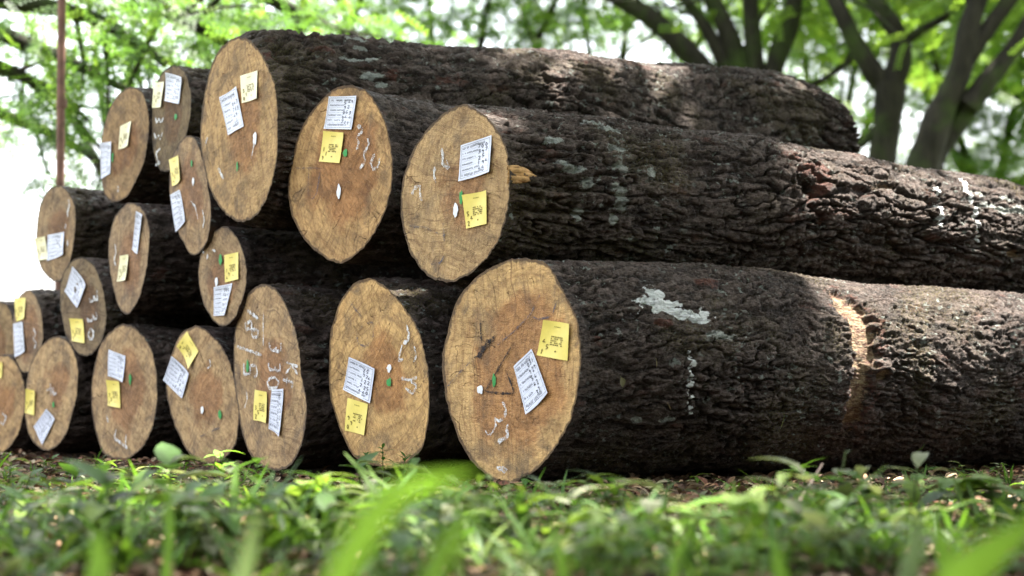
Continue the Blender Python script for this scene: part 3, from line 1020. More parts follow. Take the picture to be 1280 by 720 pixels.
def stroke(k, pts, wid, off=.0042, jit=.5):
    """ribbon drawn on a sawn end, points in photo pixels, width in metres"""
    L = LOGS[k]
    rg = np.random.default_rng(int(abs(pts[0][0]) * 7 + abs(pts[0][1])))
    W = np.array([L.onface(*p) for p in pts])
    t0 = np.concatenate([[0], np.cumsum(np.linalg.norm(np.diff(W, axis=0), axis=1))])
    m = max(4, int(t0[-1] / .006))
    t = np.linspace(0, t0[-1], m)
    P = np.stack([np.interp(t, t0, W[:, j]) for j in range(3)], 1)
    if m > 6:
        P[1:-1] = (P[:-2] + P[1:-1] * 2 + P[2:]) / 4
    T = np.gradient(P, axis=0)
    T /= np.linalg.norm(T, axis=1)[:, None] + 1e-9
    S = np.cross(T, L.n)
    ww = wid * .5 * (1 + jit * rg.uniform(-1, 1, m))
    ww[0] *= .5
    ww[-1] *= .5
    A = P + S * ww[:, None] + L.n * off
    B = P - S * ww[:, None] + L.n * off
    V = np.stack([A, P + L.n * (off + .0003), B], 1).reshape(-1, 3)
    return V, grid_faces(m, 3)


def marks(k, strokes, wid, mat, name):
    if name in ('crayon_line', 'charcoal_line', 'chalk_figure', 'chalk_letter', 'crayon_loop', 'charcoal_smudge') and len(strokes) > 1:
        for s_ in strokes:
            marks(k, [s_], wid, mat, name)
        return
    """every stroke group that forms one written figure is one mesh"""
    ac = Acc()
    for s_ in strokes:
        V, Fc = stroke(k, s_, wid)
        ac.add(V, Fc)
    return ac.build(name, mat, LOGS[k].root, smooth=False)


def dot(k, px, py, rx, ry, mat, name):
    L = LOGS[k]
    c0 = L.onface(px, py, .0048)
    ex = np.cross([0, 0, 1.0], L.n)
    ex /= np.linalg.norm(ex)
    ey = np.array([0, 0, 1.0])
    rg = np.random.default_rng(int(px * 3 + py))
    th = np.linspace(0, 2 * np.pi, 14, endpoint=False)
    rr = 1 + rg.uniform(-.22, .22, 14)
    ring = c0 + (np.cos(th) * rr * rx)[:, None] * ex + (np.sin(th) * rr * ry)[:, None] * ey
    V = np.vstack([ring, [c0 + L.n * .0012]])
    ac = Acc()
    ac.add(V, np.array([[j, (j + 1) % 14, 14] for j in range(14)]))
    ac.build(name, mat, L.root)


def zc(x0, y0, s, pts):
    return [(x0 + a / s, y0 + b / s) for a, b in pts]


z1 = lambda *p: zc(540, 310, 2.4, p)
marks('B1', [z1((240, 298), (215, 340), (180, 400), (162, 430), (205, 436), (250, 436), (238, 400), (224, 364))], .006, M_MARK, 'charcoal_triangle')
marks('B1', [z1((148, 222), (152, 285)), z1((192, 262), (165, 295)), z1((126, 330), (132, 365)), z1((150, 320), (128, 330))], .006, M_MARK, 'charcoal_line')
marks('B1', [z1((190, 266), (170, 290), (142, 328)), z1((178, 275), (150, 310))], .016, M_MARK, 'charcoal_smudge')
marks('B1', [z1((128, 332), (90, 370), (50, 415)), z1((328, 140), (300, 198), (250, 250), (200, 290)), z1((378, 160), (362, 205), (320, 215), (305, 205))], .005, M_BLUE, 'crayon_line')
marks('B1', [z1((214, 462), (226, 480), (222, 508), (205, 520), (190, 510), (196, 530), (184, 556), (170, 560), (164, 548))], .008, M_CHALK, 'chalk_figure')
marks('B1', [z1((232, 528), (226, 545), (234, 560), (222, 572), (200, 580), (214, 570), (205, 588))], .008, M_CHALK, 'chalk_figure')
marks('B1', [z1((198, 658), (212, 664), (228, 660), (216, 674))], .012, M_CHALK, 'chalk_figure')
dot('B1', 602, 487, .013, .012, M_DOT, 'white_paint_dot')
dot('B1', 619, 476, .008, .020, M_GREEN, 'green_paint_dot')
z2 = lambda *p: zc(400, 330, 2.769, p)
marks('B2', [z2((105, 130), (145, 180), (150, 190)), z2((165, 205), (188, 200), (188, 250), (165, 288), (135, 275), (132, 245), (150, 215))], .006, M_BLUE, 'crayon_loop')
marks('B2', [z2((304, 210), (312, 245), (308, 268), (292, 274))], .010, M_CHALK, 'chalk_figure')
marks('B2', [z2((288, 280), (275, 335), (292, 330)), z2((330, 285), (338, 320), (328, 338))], .009, M_CHALK, 'chalk_figure')
marks('B2', [z2((285, 395), (312, 402), (340, 392)), z2((300, 430), (325, 450), (340, 420), (318, 405))], .009, M_CHALK, 'chalk_figure')
dot('B2', 488, 460, .012, .012, M_DOT, 'white_paint_dot')
dot('B2', 488, 478, .013, .013, M_GREEN, 'green_paint_dot')
z3 = lambda *p: zc(190, 330, 2.667, p)
marks('B3', [z3((322, 155), (358, 182))], .010, M_CHALK, 'chalk_digit')
marks('B3', [z3((335, 190), (314, 200), (316, 218), (336, 216), (358, 222), (356, 244), (338, 244), (336, 216), (335, 190))], .009, M_CHALK, 'chalk_digit')
marks('B3', [z3((288, 275), (330, 290), (370, 304))], .009, M_CHALK, 'chalk_digit')
marks('B3', [z3((310, 330), (310, 368), (332, 366), (330, 338), (350, 338), (356, 366), (345, 378))], .009, M_CHALK, 'chalk_digit')
marks('B3', [z3((375, 160), (375, 272))], .007, M_CHALK, 'chalk_line')
marks('B3', [z3((394, 262), (398, 285), (414, 290), (418, 275), (418, 292), (434, 290), (434, 262))], .009, M_CHALK, 'chalk_digit')
marks('B3', [z3((392, 330), (394, 350), (412, 355), (414, 338), (416, 356), (432, 356), (430, 332))], .009, M_CHALK, 'chalk_digit')
marks('B3', [z3((398, 380), (386, 395), (396, 415), (420, 412), (428, 395), (415, 378), (398, 380))], .009, M_CHALK, 'chalk_digit')
marks('B3', [z3((452, 328), (490, 342)), z3((470, 338), (450, 365)), z3((470, 338), (490, 368))], .008, M_CHALK, 'chalk_letter')
marks('B3', [z3((440, 385), (475, 395), (470, 415)), z3((455, 378), (452, 402))], .008, M_CHALK, 'chalk_letter')
dot('B3', 311, 458, .012, .02, M_GREEN, 'green_paint_dot')
marks('B3', [z3((318, 420), (322, 450), (312, 480))], .006, M_CHALK, 'chalk_line')
marks('B4', [z3((195, 318), (200, 340), (188, 348))], .007, M_CHALK, 'chalk_figure')
marks('B4', [z3((165, 575), (200, 558), (230, 545))], .006, M_BLUE, 'crayon_line')
dot('B4', 254, 512, .010, .012, M_DOT, 'white_paint_dot')
dot('B4', 276, 518, .010, .016, M_GREEN, 'green_paint_dot')
z4 = lambda *p: zc(0, 340, 2.77, p)
marks('B5', [z4((372, 495), (378, 520)), z4((405, 545), (400, 575), (445, 610)), z4((440, 560), (438, 600))], .010, M_CHALK, 'chalk_figure')
dot('B5', 164, 474, .010, .02, M_GREEN, 'green_paint_dot')
marks('B6', [z4((165, 410), (190, 400), (185, 425), (200, 420)), z4((178, 385), (180, 430))], .009, M_CHALK, 'chalk_figure')
dot('B6', 68, 506, .010, .012, M_GREEN, 'green_paint_dot')
marks('B7', [z4((10, 490), (25, 500), (15, 530), (5, 520))], .008, M_CHALK, 'chalk_figure')
marks('A', [z4((118, 195), (128, 215), (118, 232), (130, 245), (122, 265))], .009, M_CHALK, 'chalk_figure')
marks('C', [z4((312, 92), (316, 105), (328, 95), (328, 80), (332, 98), (342, 95), (338, 62))], .010, M_CHALK, 'chalk_digit')
marks('C', [z4((305, 160), (312, 172), (325, 165), (324, 148), (330, 165), (340, 160), (335, 140))], .010, M_CHALK, 'chalk_digit')
marks('C', [z4((318, 195), (308, 215), (315, 235), (325, 230), (328, 208), (318, 195))], .010, M_CHALK, 'chalk_digit')
z5 = lambda *p: zc(30, 220, 4, p)
marks('D', [z5((460, 340), (466, 380), (455, 420), (465, 450))], .008, M_CHALK, 'chalk_figure')
marks('E', [z5((228, 118), (232, 150), (222, 180), (225, 205)), z5((215, 240), (210, 265)), z5((222, 320), (224, 350))], .012, M_CHALK, 'chalk_figure')
z6 = lambda *p: zc(110, 60, 2.667, p)
marks('G', [z6((228, 232), (232, 250), (241, 236), (247, 250), (256, 232))], .009, M_CHALK, 'chalk_digit')
marks('G', [z6((224, 285), (230, 302), (240, 290), (244, 305), (252, 282))], .009, M_CHALK, 'chalk_digit')
marks('G', [z6((245, 335), (230, 350), (236, 375), (244, 385), (228, 390))], .009, M_CHALK, 'chalk_digit')
dot('G', 221, 146, .012, .012, M_GREEN, 'green_paint_dot')
marks('F', [z6((102, 460), (104, 480))], .012, M_CHALK, 'chalk_figure')
dot('F', 142, 197, .008, .018, M_GREEN, 'green_paint_dot')
marks('H', [z6((345, 510), (362, 530), (370, 570)), z6((385, 540), (392, 575), (386, 600))], .008, M_CHALK, 'chalk_figure')
dot('H', 243, 227, .010, .014, M_DOT, 'white_paint_dot')
dot('H', 241, 204, .008, .014, M_GREEN, 'green_paint_dot')
zi = lambda *p: zc(230, 260, 4.5, p)
dot('I', 277, 325, .011, .020, M_GREEN, 'green_paint_dot')
dot('I', 272, 352, .010, .014, M_DOT, 'white_paint_dot')
marks('I', [zi((105, 240), (120, 255)), zi((165, 235), (185, 245)), zi((140, 260), (135, 290))], .010, M_CHALK, 'chalk_figure')
z7 = lambda *p: zc(240, 40, 2.88, p)
dot('T', 320, 173, .012, .020, M_DOT, 'white_paint_dot')
marks('T', [z7((228, 400), (218, 455))], .007, M_CHALK, 'chalk_line')
marks('T', [z7((98, 490), (110, 515), (118, 528)), z7((60, 380), (50, 410))], .012, M_CHALK, 'chalk_figure')
dot('T', 298, 208, .007, .016, M_GREEN, 'green_paint_dot')
z8 = lambda *p: zc(350, 90, 2.88, p)
marks('U', [z8((282, 198), (298, 196), (302, 212), (280, 235), (288, 262), (278, 280))], .010, M_CHALK, 'chalk_digit')
marks('U', [z8((318, 238), (326, 255), (304, 300), (312, 320), (290, 350))], .009, M_CHALK, 'chalk_digit')
marks('U', [z8((345, 295), (330, 330), (340, 352), (358, 340), (362, 310))], .009, M_CHALK, 'chalk_digit')
dot('U', 425, 240, .010, .022, M_DOT, 'white_paint_dot')
dot('U', 433, 191, .011, .012, M_GREEN, 'green_paint_dot')
marks('U', [z8((52, 348), (100, 346), (158, 348)), z8((108, 350), (105, 440), (120, 460), (135, 440), (150, 352))], .005, M_BLUE, 'crayon_line')
zm = lambda *p: zc(490, 120, 3, p)
marks('M', [zm((190, 195), (196, 225), (192, 255), (218, 272), (208, 240))], .010, M_CHALK, 'chalk_digit')
marks('M', [zm((165, 265), (160, 295), (170, 325))], .010, M_CHALK, 'chalk_digit')
marks('M', [zm((78, 370), (88, 345), (110, 335), (108, 362), (116, 395))], .010, M_CHALK, 'chalk_digit')
dot('M', 571, 263, .011, .020, M_DOT, 'white_paint_dot')
dot('M', 578, 247, .009, .018, M_GREEN, 'green_paint_dot')
marks('M', [zm((68, 488), (130, 495), (165, 512), (205, 522)), zm((196, 475), (200, 545)), zm((150, 630), (185, 628), (200, 600))], .006, M_BLUE, 'crayon_line')

# ------------------------------------------------------------------ trees
SPRAY = None


def spray_template(n=11, ln=.32, lw=.032, ll=.085):
    """one feathery compound leaf: pairs of leaflets along a stalk"""
    V = []
    for i in range(n):
        t = (i // 2 + 1) / (n // 2 + 1)
        sd = 1 if i % 2 else -1
        b = np.array([t * ln, 0, -.25 * t * t * ln])
        dr = np.array([.55, sd * .85, -.12])
        dr /= np.linalg.norm(dr)
        pr = np.array([-dr[1], dr[0], 0]) * lw
        V += [b, b + dr * ll * .5 + pr, b + dr * ll, b + dr * ll * .5 - pr]
    return np.array(V)


def scatter(tpl, P, yaw, pit, rol, scl):
    """copies of a quad template at P with the given angles"""
    n = len(P)
    cy, sy, cp, sp, cr, sr = np.cos(yaw), np.sin(yaw), np.cos(pit), np.sin(pit), np.cos(rol), np.sin(rol)
    Rm = np.empty((n, 3, 3))
    Rm[:, 0] = np.stack([cy * cp, cy * sp * sr - sy * cr, cy * sp * cr + sy * sr], 1)
    Rm[:, 1] = np.stack([sy * cp, sy * sp * sr + cy * cr, sy * sp * cr - cy * sr], 1)
    Rm[:, 2] = np.stack([-sp, cp * sr, cp * cr], 1)
    V = np.einsum('nij,kj->nki', Rm, tpl) * scl[:, None, None] + P[:, None]
    return V


def leaf_cloud(acc, P, cols, rg, tpl, smin=.8, smax=1.3, flat=.5):
    n = len(P)
    V = scatter(tpl, P, rg.uniform(0, 6.28, n), rg.normal(.1, flat, n), rg.normal(0, flat, n), rg.uniform(smin, smax, n))
    k = len(tpl)
    c = np.array(cols)[rg.integers(0, len(cols), n)] * rg.uniform(.75, 1.25, (n, 1))
    acc.add(V.reshape(-1, 3), np.arange(n * k).reshape(-1, 4), np.repeat(c, k, 0))


GREENS = [(.055, .105, .022), (.075, .135, .028), (.045, .085, .022), (.095, .150, .030)]
DARKG = [(.040, .080, .024), (.055, .100, .030), (.034, .068, .022)]
LIME = [(.105, .165, .030), (.125, .185, .036), (.085, .140, .028)]


def pads(rg, centres, per, rad, thick):
    """leafy layers: points spread in flattened clumps"""
    out = []
    for c in centres:
        r_ = rad * rg.uniform(.6, 1.3)
        q_ = rg.normal(size=(per, 3)) * np.array([r_, r_, thick]) * .5
        q_[:, 2] -= .25 * (q_[:, 0] ** 2 + q_[:, 1] ** 2) / max(r_, .1)
        out.append(c + q_)
    return np.concatenate(out)


def make_tree(name, label, base, trunk, limbs, clumps, per, rad, thick, cols, seed, tpl, twigs=True, group='trees behind the log pile'):
    """trunk and limbs: lists of (points, radii); clumps: leafy layer centres"""
    rg = np.random.default_rng(seed)
    root = empty(name, base, label, 'tree', group)
    ac = Acc()
    for p, r_ in trunk:
        ac.add(*tube(p, [q_ * .88 for q_ in r_], 14, seed, .22))
    ac.build('trunk', M_TRUNK, root)
    for p, r_ in limbs:
        ac = Acc()
        ac.add(*tube(p, [q_ * .88 for q_ in r_], 9, seed + 1, .2))
        p = np.array(p)
        if twigs:
            for _ in range(4):
                t = rg.uniform(.35, 1)
                j = min(len(p) - 2, int(t * (len(p) - 1)))
                s0 = p[j] + (p[j + 1] - p[j]) * rg.random()
                dv = (p[j + 1] - p[j]) / (np.linalg.norm(p[j + 1] - p[j]) + 1e-6) + rg.normal(size=3) * .7
                ln = rg.uniform(.5, 1.4)
                e_ = s0 + dv / np.linalg.norm(dv) * ln
                ac.add(*tube([s0, (s0 + e_) / 2 + rg.normal(size=3) * .08, e_], [r_[-1] * .7 + .008, .012, .005], 5))
        ac.build('limb', M_TRUNK, root)
    shade_tops = [np.array([c_[0] + rg.uniform(0, 2.5), c_[1] - rg.uniform(0, 1.5), c_[2] + rg.uniform(1.2, 2.6)]) for c_ in clumps if name != 'drooping_tree']  # extra leaf clumps added higher up to shade the trunks
    ac = Acc()
    leaf_cloud(ac, pads(rg, list(clumps), per, rad, thick), cols, rg, tpl)
    if shade_tops:
        leaf_cloud(ac, pads(rg, shade_tops, per, rad * 1.3, thick), cols, rg, TPL_F)
    ac.build('crown', M_LEAF, root)
    return root


TPL = spray_template(16, .34, .016, .062)
TPL_F = spray_template(8, .34, .05, .12)


def pxl(Y, pts):
    return [at(x, y, Y + (p[0] if p else 0)) for x, y, *p in pts]


# tree with a mossy forked trunk right of the top log
Yt = 18.0
g0 = at(1100, 300, Yt)
base = np.array([g0[0], Yt, 0])
rg = np.random.default_rng(3)
cl = [at(rg.uniform(985, 1260), rg.uniform(-170, 40), Yt + rg.uniform(.8, 4)) for _ in range(20)]
make_tree('forked_tree', 'mossy tree with a low fork just right of the far end of the top log', base,
          [([base, at(1101, 210, Yt), at(1108, 150, Yt), at(1113, 105, Yt)], [.17, .155, .15, .17])],
          [(pxl(Yt, [(1112, 112), (1094, 96), (1067, 50), (1044, 0), (1015, -60, .5), (985, -110, .8)]), [.12, .12, .10, .085, .06, .03]),
           (pxl(Yt, [(1112, 112), (1124, 86), (1128, 50), (1108, 18), (1090, 0), (1070, -70, 1), (1065, -120, 1)]), [.13, .13, .11, .10, .09, .06, .03]),
           (pxl(Yt, [(1128, 55), (1150, 38), (1180, 23), (1215, -10, -.5), (1240, -60, -1)]), [.06, .05, .045, .035, .02]),
           (pxl(Yt, [(1096, 160), (1075, 185), (1060, 175), (1040, 150, .5)]), [.05, .04, .03, .02])],
          cl, 46, 1.0, .35, LIME, 21, TPL)
# leaning double tree further right
Yt = 16.5
g0 = at(1135, 250, Yt)
base = np.array([g0[0], Yt, 0])
cl = [at(rg.uniform(1120, 1420), rg.uniform(-170, 30), Yt + rg.uniform(.8, 4)) for _ in range(18)]
make_tree('leaning_tree', 'dark double-stemmed tree leaning right at the right edge', base,
          [([base, at(1148, 215, Yt), at(1168, 165, Yt), at(1180, 130, Yt)], [.19, .17, .15, .13]),
           ([base + np.array([.12, .05, 0]), at(1160, 205, Yt + .1), at(1185, 165, Yt + .1), at(1212, 131, Yt + .1)], [.15, .13, .12, .115])],
          [(pxl(Yt, [(1180, 132), (1203, 82), (1212, 27), (1221, 0), (1235, -60), (1240, -130)]), [.13, .12, .105, .10, .07, .03]),
           (pxl(Yt, [(1200, 90), (1222, 55), (1240, 30), (1262, 0), (1290, -50), (1310, -120)]), [.085, .08, .08, .075, .05, .025]),
           (pxl(Yt, [(1210, 134), (1248, 86), (1283, 38), (1330, -30), (1380, -90)]), [.115, .10, .09, .07, .03])],
          cl, 46, 1.0, .35, LIME, 22, TPL)
# many-stemmed tree behind the top log
Yt = 20.0
g0 = at(940, 300, Yt)
base = np.array([g0[0], Yt, 0])
cl = [at(rg.uniform(760, 1060), rg.uniform(-170, 30), Yt + rg.uniform(.8, 4)) for _ in range(20)]
make_tree('many_stemmed_tree', 'tree with four dark fanned stems rising behind the top log', base,
          [([base, at(942, 190, Yt), at(943, 120, Yt)], [.36, .30, .26])],
          [(pxl(Yt, [(950, 130), (967, 86), (985, 36), (994, 0), (1005, -60), (1020, -120)]), [.14, .13, .12, .10, .07, .03]),
           (pxl(Yt, [(944, 130), (945, 77), (938, 0), (930, -70), (935, -120)]), [.13, .12, .10, .07, .03]),
           (pxl(Yt, [(940, 130), (922, 77), (906, 27), (888, 0), (860, -60), (850, -110)]), [.14, .13, .11, .10, .07, .03]),
           (pxl(Yt, [(930, 130), (900, 68), (879, 27), (856, 0), (830, -40)]), [.10, .09, .07, .06, .03]),
           (pxl(Yt, [(925, 135), (880, 85), (850, 55), (822, 27), (777, 0), (720, -30), (660, -50)]), [.13, .13, .125, .12, .11, .07, .03]),
           (pxl(Yt, [(960, 120), (1010, 110), (1045, 90), (1075, 70)]), [.05, .045, .03, .015])],
          cl, 46, 1.1, .4, GREENS + LIME, 23, TPL)
# drooping left tree
Yt = 13.0
base = np.array([-6.2, 13.5, 0])
lim = [[(-160, -60), (0, 2), (60, 8), (113, 20), (153, 43), (187, 63), (207, 83)],
       [(-160, -60), (-40, 20), (33, 57), (80, 73), (110, 90), (153, 110), (190, 122)],
       [(-160, 0), (-60, 100), (0, 143), (50, 160), (100, 187), (126, 202)],
       [(-100, -90), (100, -40), (187, 0), (217, 20), (253, 37), (277, 50), (300, 66)],
       [(-160, -30), (-80, 50), (0, 85), (40, 100), (75, 120), (110, 150)],
       [(133, 30), (160, 55), (178, 75), (200, 92)],
       [(200, -60), (300, -20), (360, 10), (400, 28), (430, 40)]]
lb, cl = [], []
for i, l_ in enumerate(lim):
    p = pxl(Yt + (i % 3) * .7 - .5, l_)
    lb.append((p, list(np.linspace(.085, .022, len(p)))))
    for a, b in zip(p[1:-1], p[2:]):
        for _ in range(3):
            t = rg.random()
            cl.append(a + (b - a) * t + np.array([rg.normal() * .12, rg.normal() * .3, rg.normal() * .09 + .03]))
for x, y, n_ in ((20, 20, 4), (60, 110, 3), (120, 110, 2), (20, 130, 3), (230, 25, 5), (170, 18, 3), (270, 65, 3), (225, 70, 3), (160, 90, 2), (90, 205, 2), (70, 225, 1), (110, 175, 2), (330, 20, 5), (380, 30, 4), (15, 165, 2), (50, 35, 3)):
    for _ in range(n_):
        cl.append(at(x + rg.normal() * 16, y + rg.normal() * 10, Yt + rg.normal() * .6))
make_tree('drooping_tree', 'feathery tree reaching in from the left with drooping dark branches', base,
          [([base, base + np.array([.1, 0, 1.2]), base + np.array([.5, -.1, 2.6]), base + np.array([1.2, -.3, 3.2])], [.26, .22, .17, .10])],
          lb, cl, 11, .42, .10, GREENS + DARKG, 24, spray_template(14, .26, .011, .045))
# trees filling the middle distance: (x pixel, depth, clump count, crown band in pixels, colours, wording)
MID = [(340, 21, 15, (-70, 40), GREENS, 'leafy tree behind the left half of the top log'),
       (560, 24, 20, (-70, 38), DARKG + GREENS, 'leafy tree behind the middle of the top log'),
       (760, 26, 19, (-70, 44), GREENS, 'leafy tree left of the many-stemmed tree'),
       (1030, 30, 46, (-40, 215), LIME, 'sunlit yellow-green tree seen past the far end of the top log'),
       (1235, 27, 56, (20, 245), LIME + GREENS, 'sunlit bushy tree low at the right edge'),
       (150, 27, 5, (-90, 10), LIME, 'pale tree far behind the drooping left tree')]
for i, (x, Yt, n_, (y0, y1), cols, lab) in enumerate(MID):
    rg2 = np.random.default_rng(60 + i)
    g0 = at(x, 200, Yt)
    base = np.array([g0[0], Yt, 0])
    wpx = 150 if i < 3 else 120
    cl = [at(x + rg2.uniform(-wpx, wpx), rg2.uniform(y0, y1), Yt + rg2.uniform(-2, 2)) for _ in range(n_)]
    top = at(x, min(y0, -40), Yt)
    lm = []
    fk = base + (top - base) * .42
    for j in range(4):
        e_ = at(x + (j - 1.5) * 95 + rg2.normal() * 15, rg2.uniform(y0 - 20, y0 + 50), Yt + rg2.normal() * .8)
        lm.append(([fk, fk + (e_ - fk) * .45 + np.array([0, 0, -.15]), e_], [.11, .07, .025]))
    make_tree('leafy_tree', lab, base, [([base, base + (fk - base) * .5 + np.array([.1, 0, 0]), fk], [.22, .18, .15])], lm, cl, 40, 1.2, .36, cols, 80 + i, TPL)

# spreading tree whose crown shades the pile; its trunk stands outside the picture on the right
DAP = []
for k, x, y, r_ in (('T', 650, 50, .06), ('T', 690, 53, .09), ('T', 735, 56, .10), ('T', 775, 61, .08), ('T', 825, 125, -.06),
                    ('M', 1000, 192, .04), ('M', 1045, 208, .08), ('M', 1090, 225, .12), ('M', 1130, 240, .14), ('M', 1170, 255, .15), ('M', 1210, 252, .12), ('M', 1255, 258, .09),
                    ('B1', 1085, 395, .12), ('B1', 1090, 425, .12), ('B1', 1130, 400, .14), ('B1', 1180, 405, .15), ('B1', 1230, 402, .13), ('B1', 1000, 374, -.05)):
    L = LOGS[k]
    u, th = on_bark(L, x, y)
    p = L.C + L.d * u + L.r0 * .95 * (math.cos(th) * L.e1 + math.sin(th) * L.e2)
    DAP.append((p, r_))
for x, y, r_ in ((1170, 632, .18), (1215, 628, .20), (1260, 626, .22), (1300, 624, .22), (70, 612, .14), (130, 618, .16), (190, 622, .12), (60, 650, .14), (420, 610, .10), (330, 650, .15), (250, 665, .14), (480, 690, .15), (150, 680, .14), (700, 660, .10), (900, 690, .14), (1150, 690, .14), (620, 700, .14), (1000, 655, .08), (420, 660, .12), (1240, 680, .16), (760, 690, .12)):
    DAP.append((gnd(x, y), r_))
for p_, r_ in ((at(450, 680, 1.3), .06), (at(1000, 590, 4.15), .05), (at(1057, 600, 3.9), .04), (at(283, 580, 4.8), .05), (at(318, 590, 4.7), .03), (at(690, 615, 3.75), .06)):
    DAP.append((p_, r_))
S = np.array(SUN)
rg = np.random.default_rng(9)
base = np.array([7.2, 11.5, 0])
n_ = 95
cc = np.stack([rg.uniform(-1.2, 5.6, n_), rg.uniform(2.5, 11.0, n_), rg.uniform(5.4, 7.2, n_)], 1)
P = pads(rg, cc, 190, 1.5, .45)
keep = np.ones(len(P), bool)
for p, r_ in DAP:
    v = P - p
    t = v @ S
    dist = np.linalg.norm(v - t[:, None] * S, axis=1)
    keep &= dist > r_ + (.17 if p[2] > .2 else .09)  # leaves cut away along sun rays to place the light patches
gy_ = P[:, 1] - P[:, 2] * S[1] / S[2]
keep &= (gy_ > 4.3) | (rg.random(len(P)) < .75)      # crown thinned to let more sun onto the foreground
P = P[keep]
root = empty('shade_tree', base, 'spreading tree standing right of the picture whose crown shades the pile', 'tree', 'trees round the log pile')
ac = Acc()
fk = base + np.array([-.3, -.2, 4.0])
ac.add(*tube([base, base + np.array([0, 0, 1.8]), fk], [.42, .34, .30], 16, 5, .2))
ac.build('trunk', M_TRUNK, root)
for e_ in ((-.8, 9.5, 6.0), (-.6, 6.5, 6.0), (1.6, 3.4, 6.0), (4.4, 4.0, 6.0), (2.6, 10.4, 6.2)):
    e_ = np.array(e_)
    ac = Acc()
    ac.add(*tube([fk, fk + (e_ - fk) * .3 + np.array([0, 0, .9]), fk + (e_ - fk) * .7 + np.array([0, 0, .5]), e_], [.2, .15, .09, .03], 9, 3, .15))
    ac.build('limb', M_TRUNK, root)
ac = Acc()
leaf_cloud(ac, P, GREENS, rg, TPL_F, .5, .8, .3)
ac.build('crown', M_LEAF, root)

# unseen trees added round the camera to keep low light off the logs
for i, (x, y, lab) in enumerate(((6.5, -3.5, 'unseen tree added behind the viewer at the far right to block low light'), (2.8, -6.0, 'unseen tree added behind the viewer to the right to block low light'), (10.0, 1.5, 'unseen tree added well right of the pile to block low light'), (-1.5, -10.0, 'unseen tree added straight behind the viewer to block low light'))):
    rg2 = np.random.default_rng(140 + i)
    base = np.array([x, y, 0.0])
    hh_ = 8.5 if i != 3 else 4.5
    cl = [base + np.array([rg2.normal() * 1.9, rg2.normal() * 1.9, rg2.uniform(.5, hh_)]) for _ in range(70 if i != 3 else 34)]
    fk = base + np.array([.1, 0, 1.8])
    lm = [([fk, fk + np.array([math.cos(a_) * .9, math.sin(a_) * .9, .8]), fk + np.array([math.cos(a_) * 1.8, math.sin(a_) * 1.8, 2.0])], [.09, .06, .02]) for a_ in (0, 1.3, 2.5, 3.8, 5.0)]
    make_tree('blocker_tree', lab, base, [([base, base + np.array([.05, 0, .9]), fk], [.2, .17, .14])], lm, cl, 45, 1.3, .6, DARKG, 150 + i, TPL_F * 1.5, False, 'trees round the log pile')

# rusty pole
pp = at(75, 300, 9.3)
root = empty('steel_pole', (pp[0], pp[1], 0), 'thin rusty steel pole standing behind the left end of the pile', 'pole')
ac = Acc()
ac.add(*tube([(pp[0], pp[1], -.02), (pp[0] - .003, pp[1], 1.6), (pp[0] - .008, pp[1], 3.2)], [.021, .0205, .020], 14, 3, .03))
ac.build('shaft', M_RUST, root)
ac = Acc()
ac.add(*tube([(pp[0], pp[1], 1.62), (pp[0], pp[1], 1.66)], [.027, .027], 14))
ac.build('joint_collar', M_RUST, root)

# ------------------------------------------------------------------ ground cover
rg = np.random.default_rng(77)


def leafV(ln, wd, fold=.25, droop=.5, n=5, tip=1.0):
    """one leaf lying along +X, n cross rows of three points"""
    t = np.linspace(0, 1, n)
    wv = wd * np.sin(np.pi * np.clip(t, .02, .985) ** .8) ** tip
    x = ln * t
    z = -droop * ln * t * t
    V = np.stack([np.stack([x, wv, z + fold * wv], 1), np.stack([x, 0 * x, z], 1), np.stack([x, -wv, z + fold * wv], 1)], 1)
    return V.reshape(-1, 3), grid_faces(n, 3)


def rot(V, yaw, pit):
    cp, sp, cy, sy = math.cos(pit), math.sin(pit), math.cos(yaw), math.sin(yaw)
    V = V @ np.array([[cp, 0, sp], [0, 1, 0], [-sp, 0, cp]])       # raise the tip by pit
    return V @ np.array([[cy, sy, 0], [-sy, cy, 0], [0, 0, 1]])


WEEDC = np.array([(.074, .142, .020), (.096, .165, .026), (.052, .104, .024), (.120, .175, .034), (.098, .122, .056), (.150, .160, .100)])


def herb(rg, h, nl, ll, lw):
    """upright weed with paired leaves"""
    ac = Acc()
    lean = rg.normal(size=2) * .25 * h
    top = np.array([lean[0], lean[1], h])
    ac.add(*tube([(0, 0, -.01), top * .5 + rg.normal(size=3) * .004, top], [.0016, .0013, .0009], 4), a=(.09, .13, .04))
    for i in range(nl):
        t = .3 + .7 * (i // 2 + 1) / (nl // 2 + .5)
        t = min(t, 1)
        V, Fc = leafV(ll * rg.uniform(.6, 1.15), lw * rg.uniform(.8, 1.2), rg.uniform(.1, .4), rg.uniform(.1, .7))
        V = rot(V, (i // 2) * 1.57 + (i % 2) * 3.14 + rg.normal() * .35, rg.uniform(-.1, .75))
        ac.add(V + top * t, Fc, WEEDC[rg.integers(0, 6)] * rg.uniform(.8, 1.25))
    return ac


def tuft(rg, h, nb, wd):
    """clump of grass blades"""
    ac = Acc()
    for i in range(nb):
        V, Fc = leafV(h * rg.uniform(.5, 1.2), wd * rg.uniform(.7, 1.2), .3, rg.uniform(.1, .8), 6, .6)
        V = rot(V, rg.uniform(0, 6.28), rg.uniform(.7, 1.45))
        ac.add(V + np.array([*rg.normal(size=2) * .008, 0]), Fc, WEEDC[rg.integers(0, 4)] * rg.uniform(.8, 1.3))
    return ac


def flatacc(ac):
    return np.concatenate(ac.V), np.concatenate(ac.F), np.concatenate(ac.A)


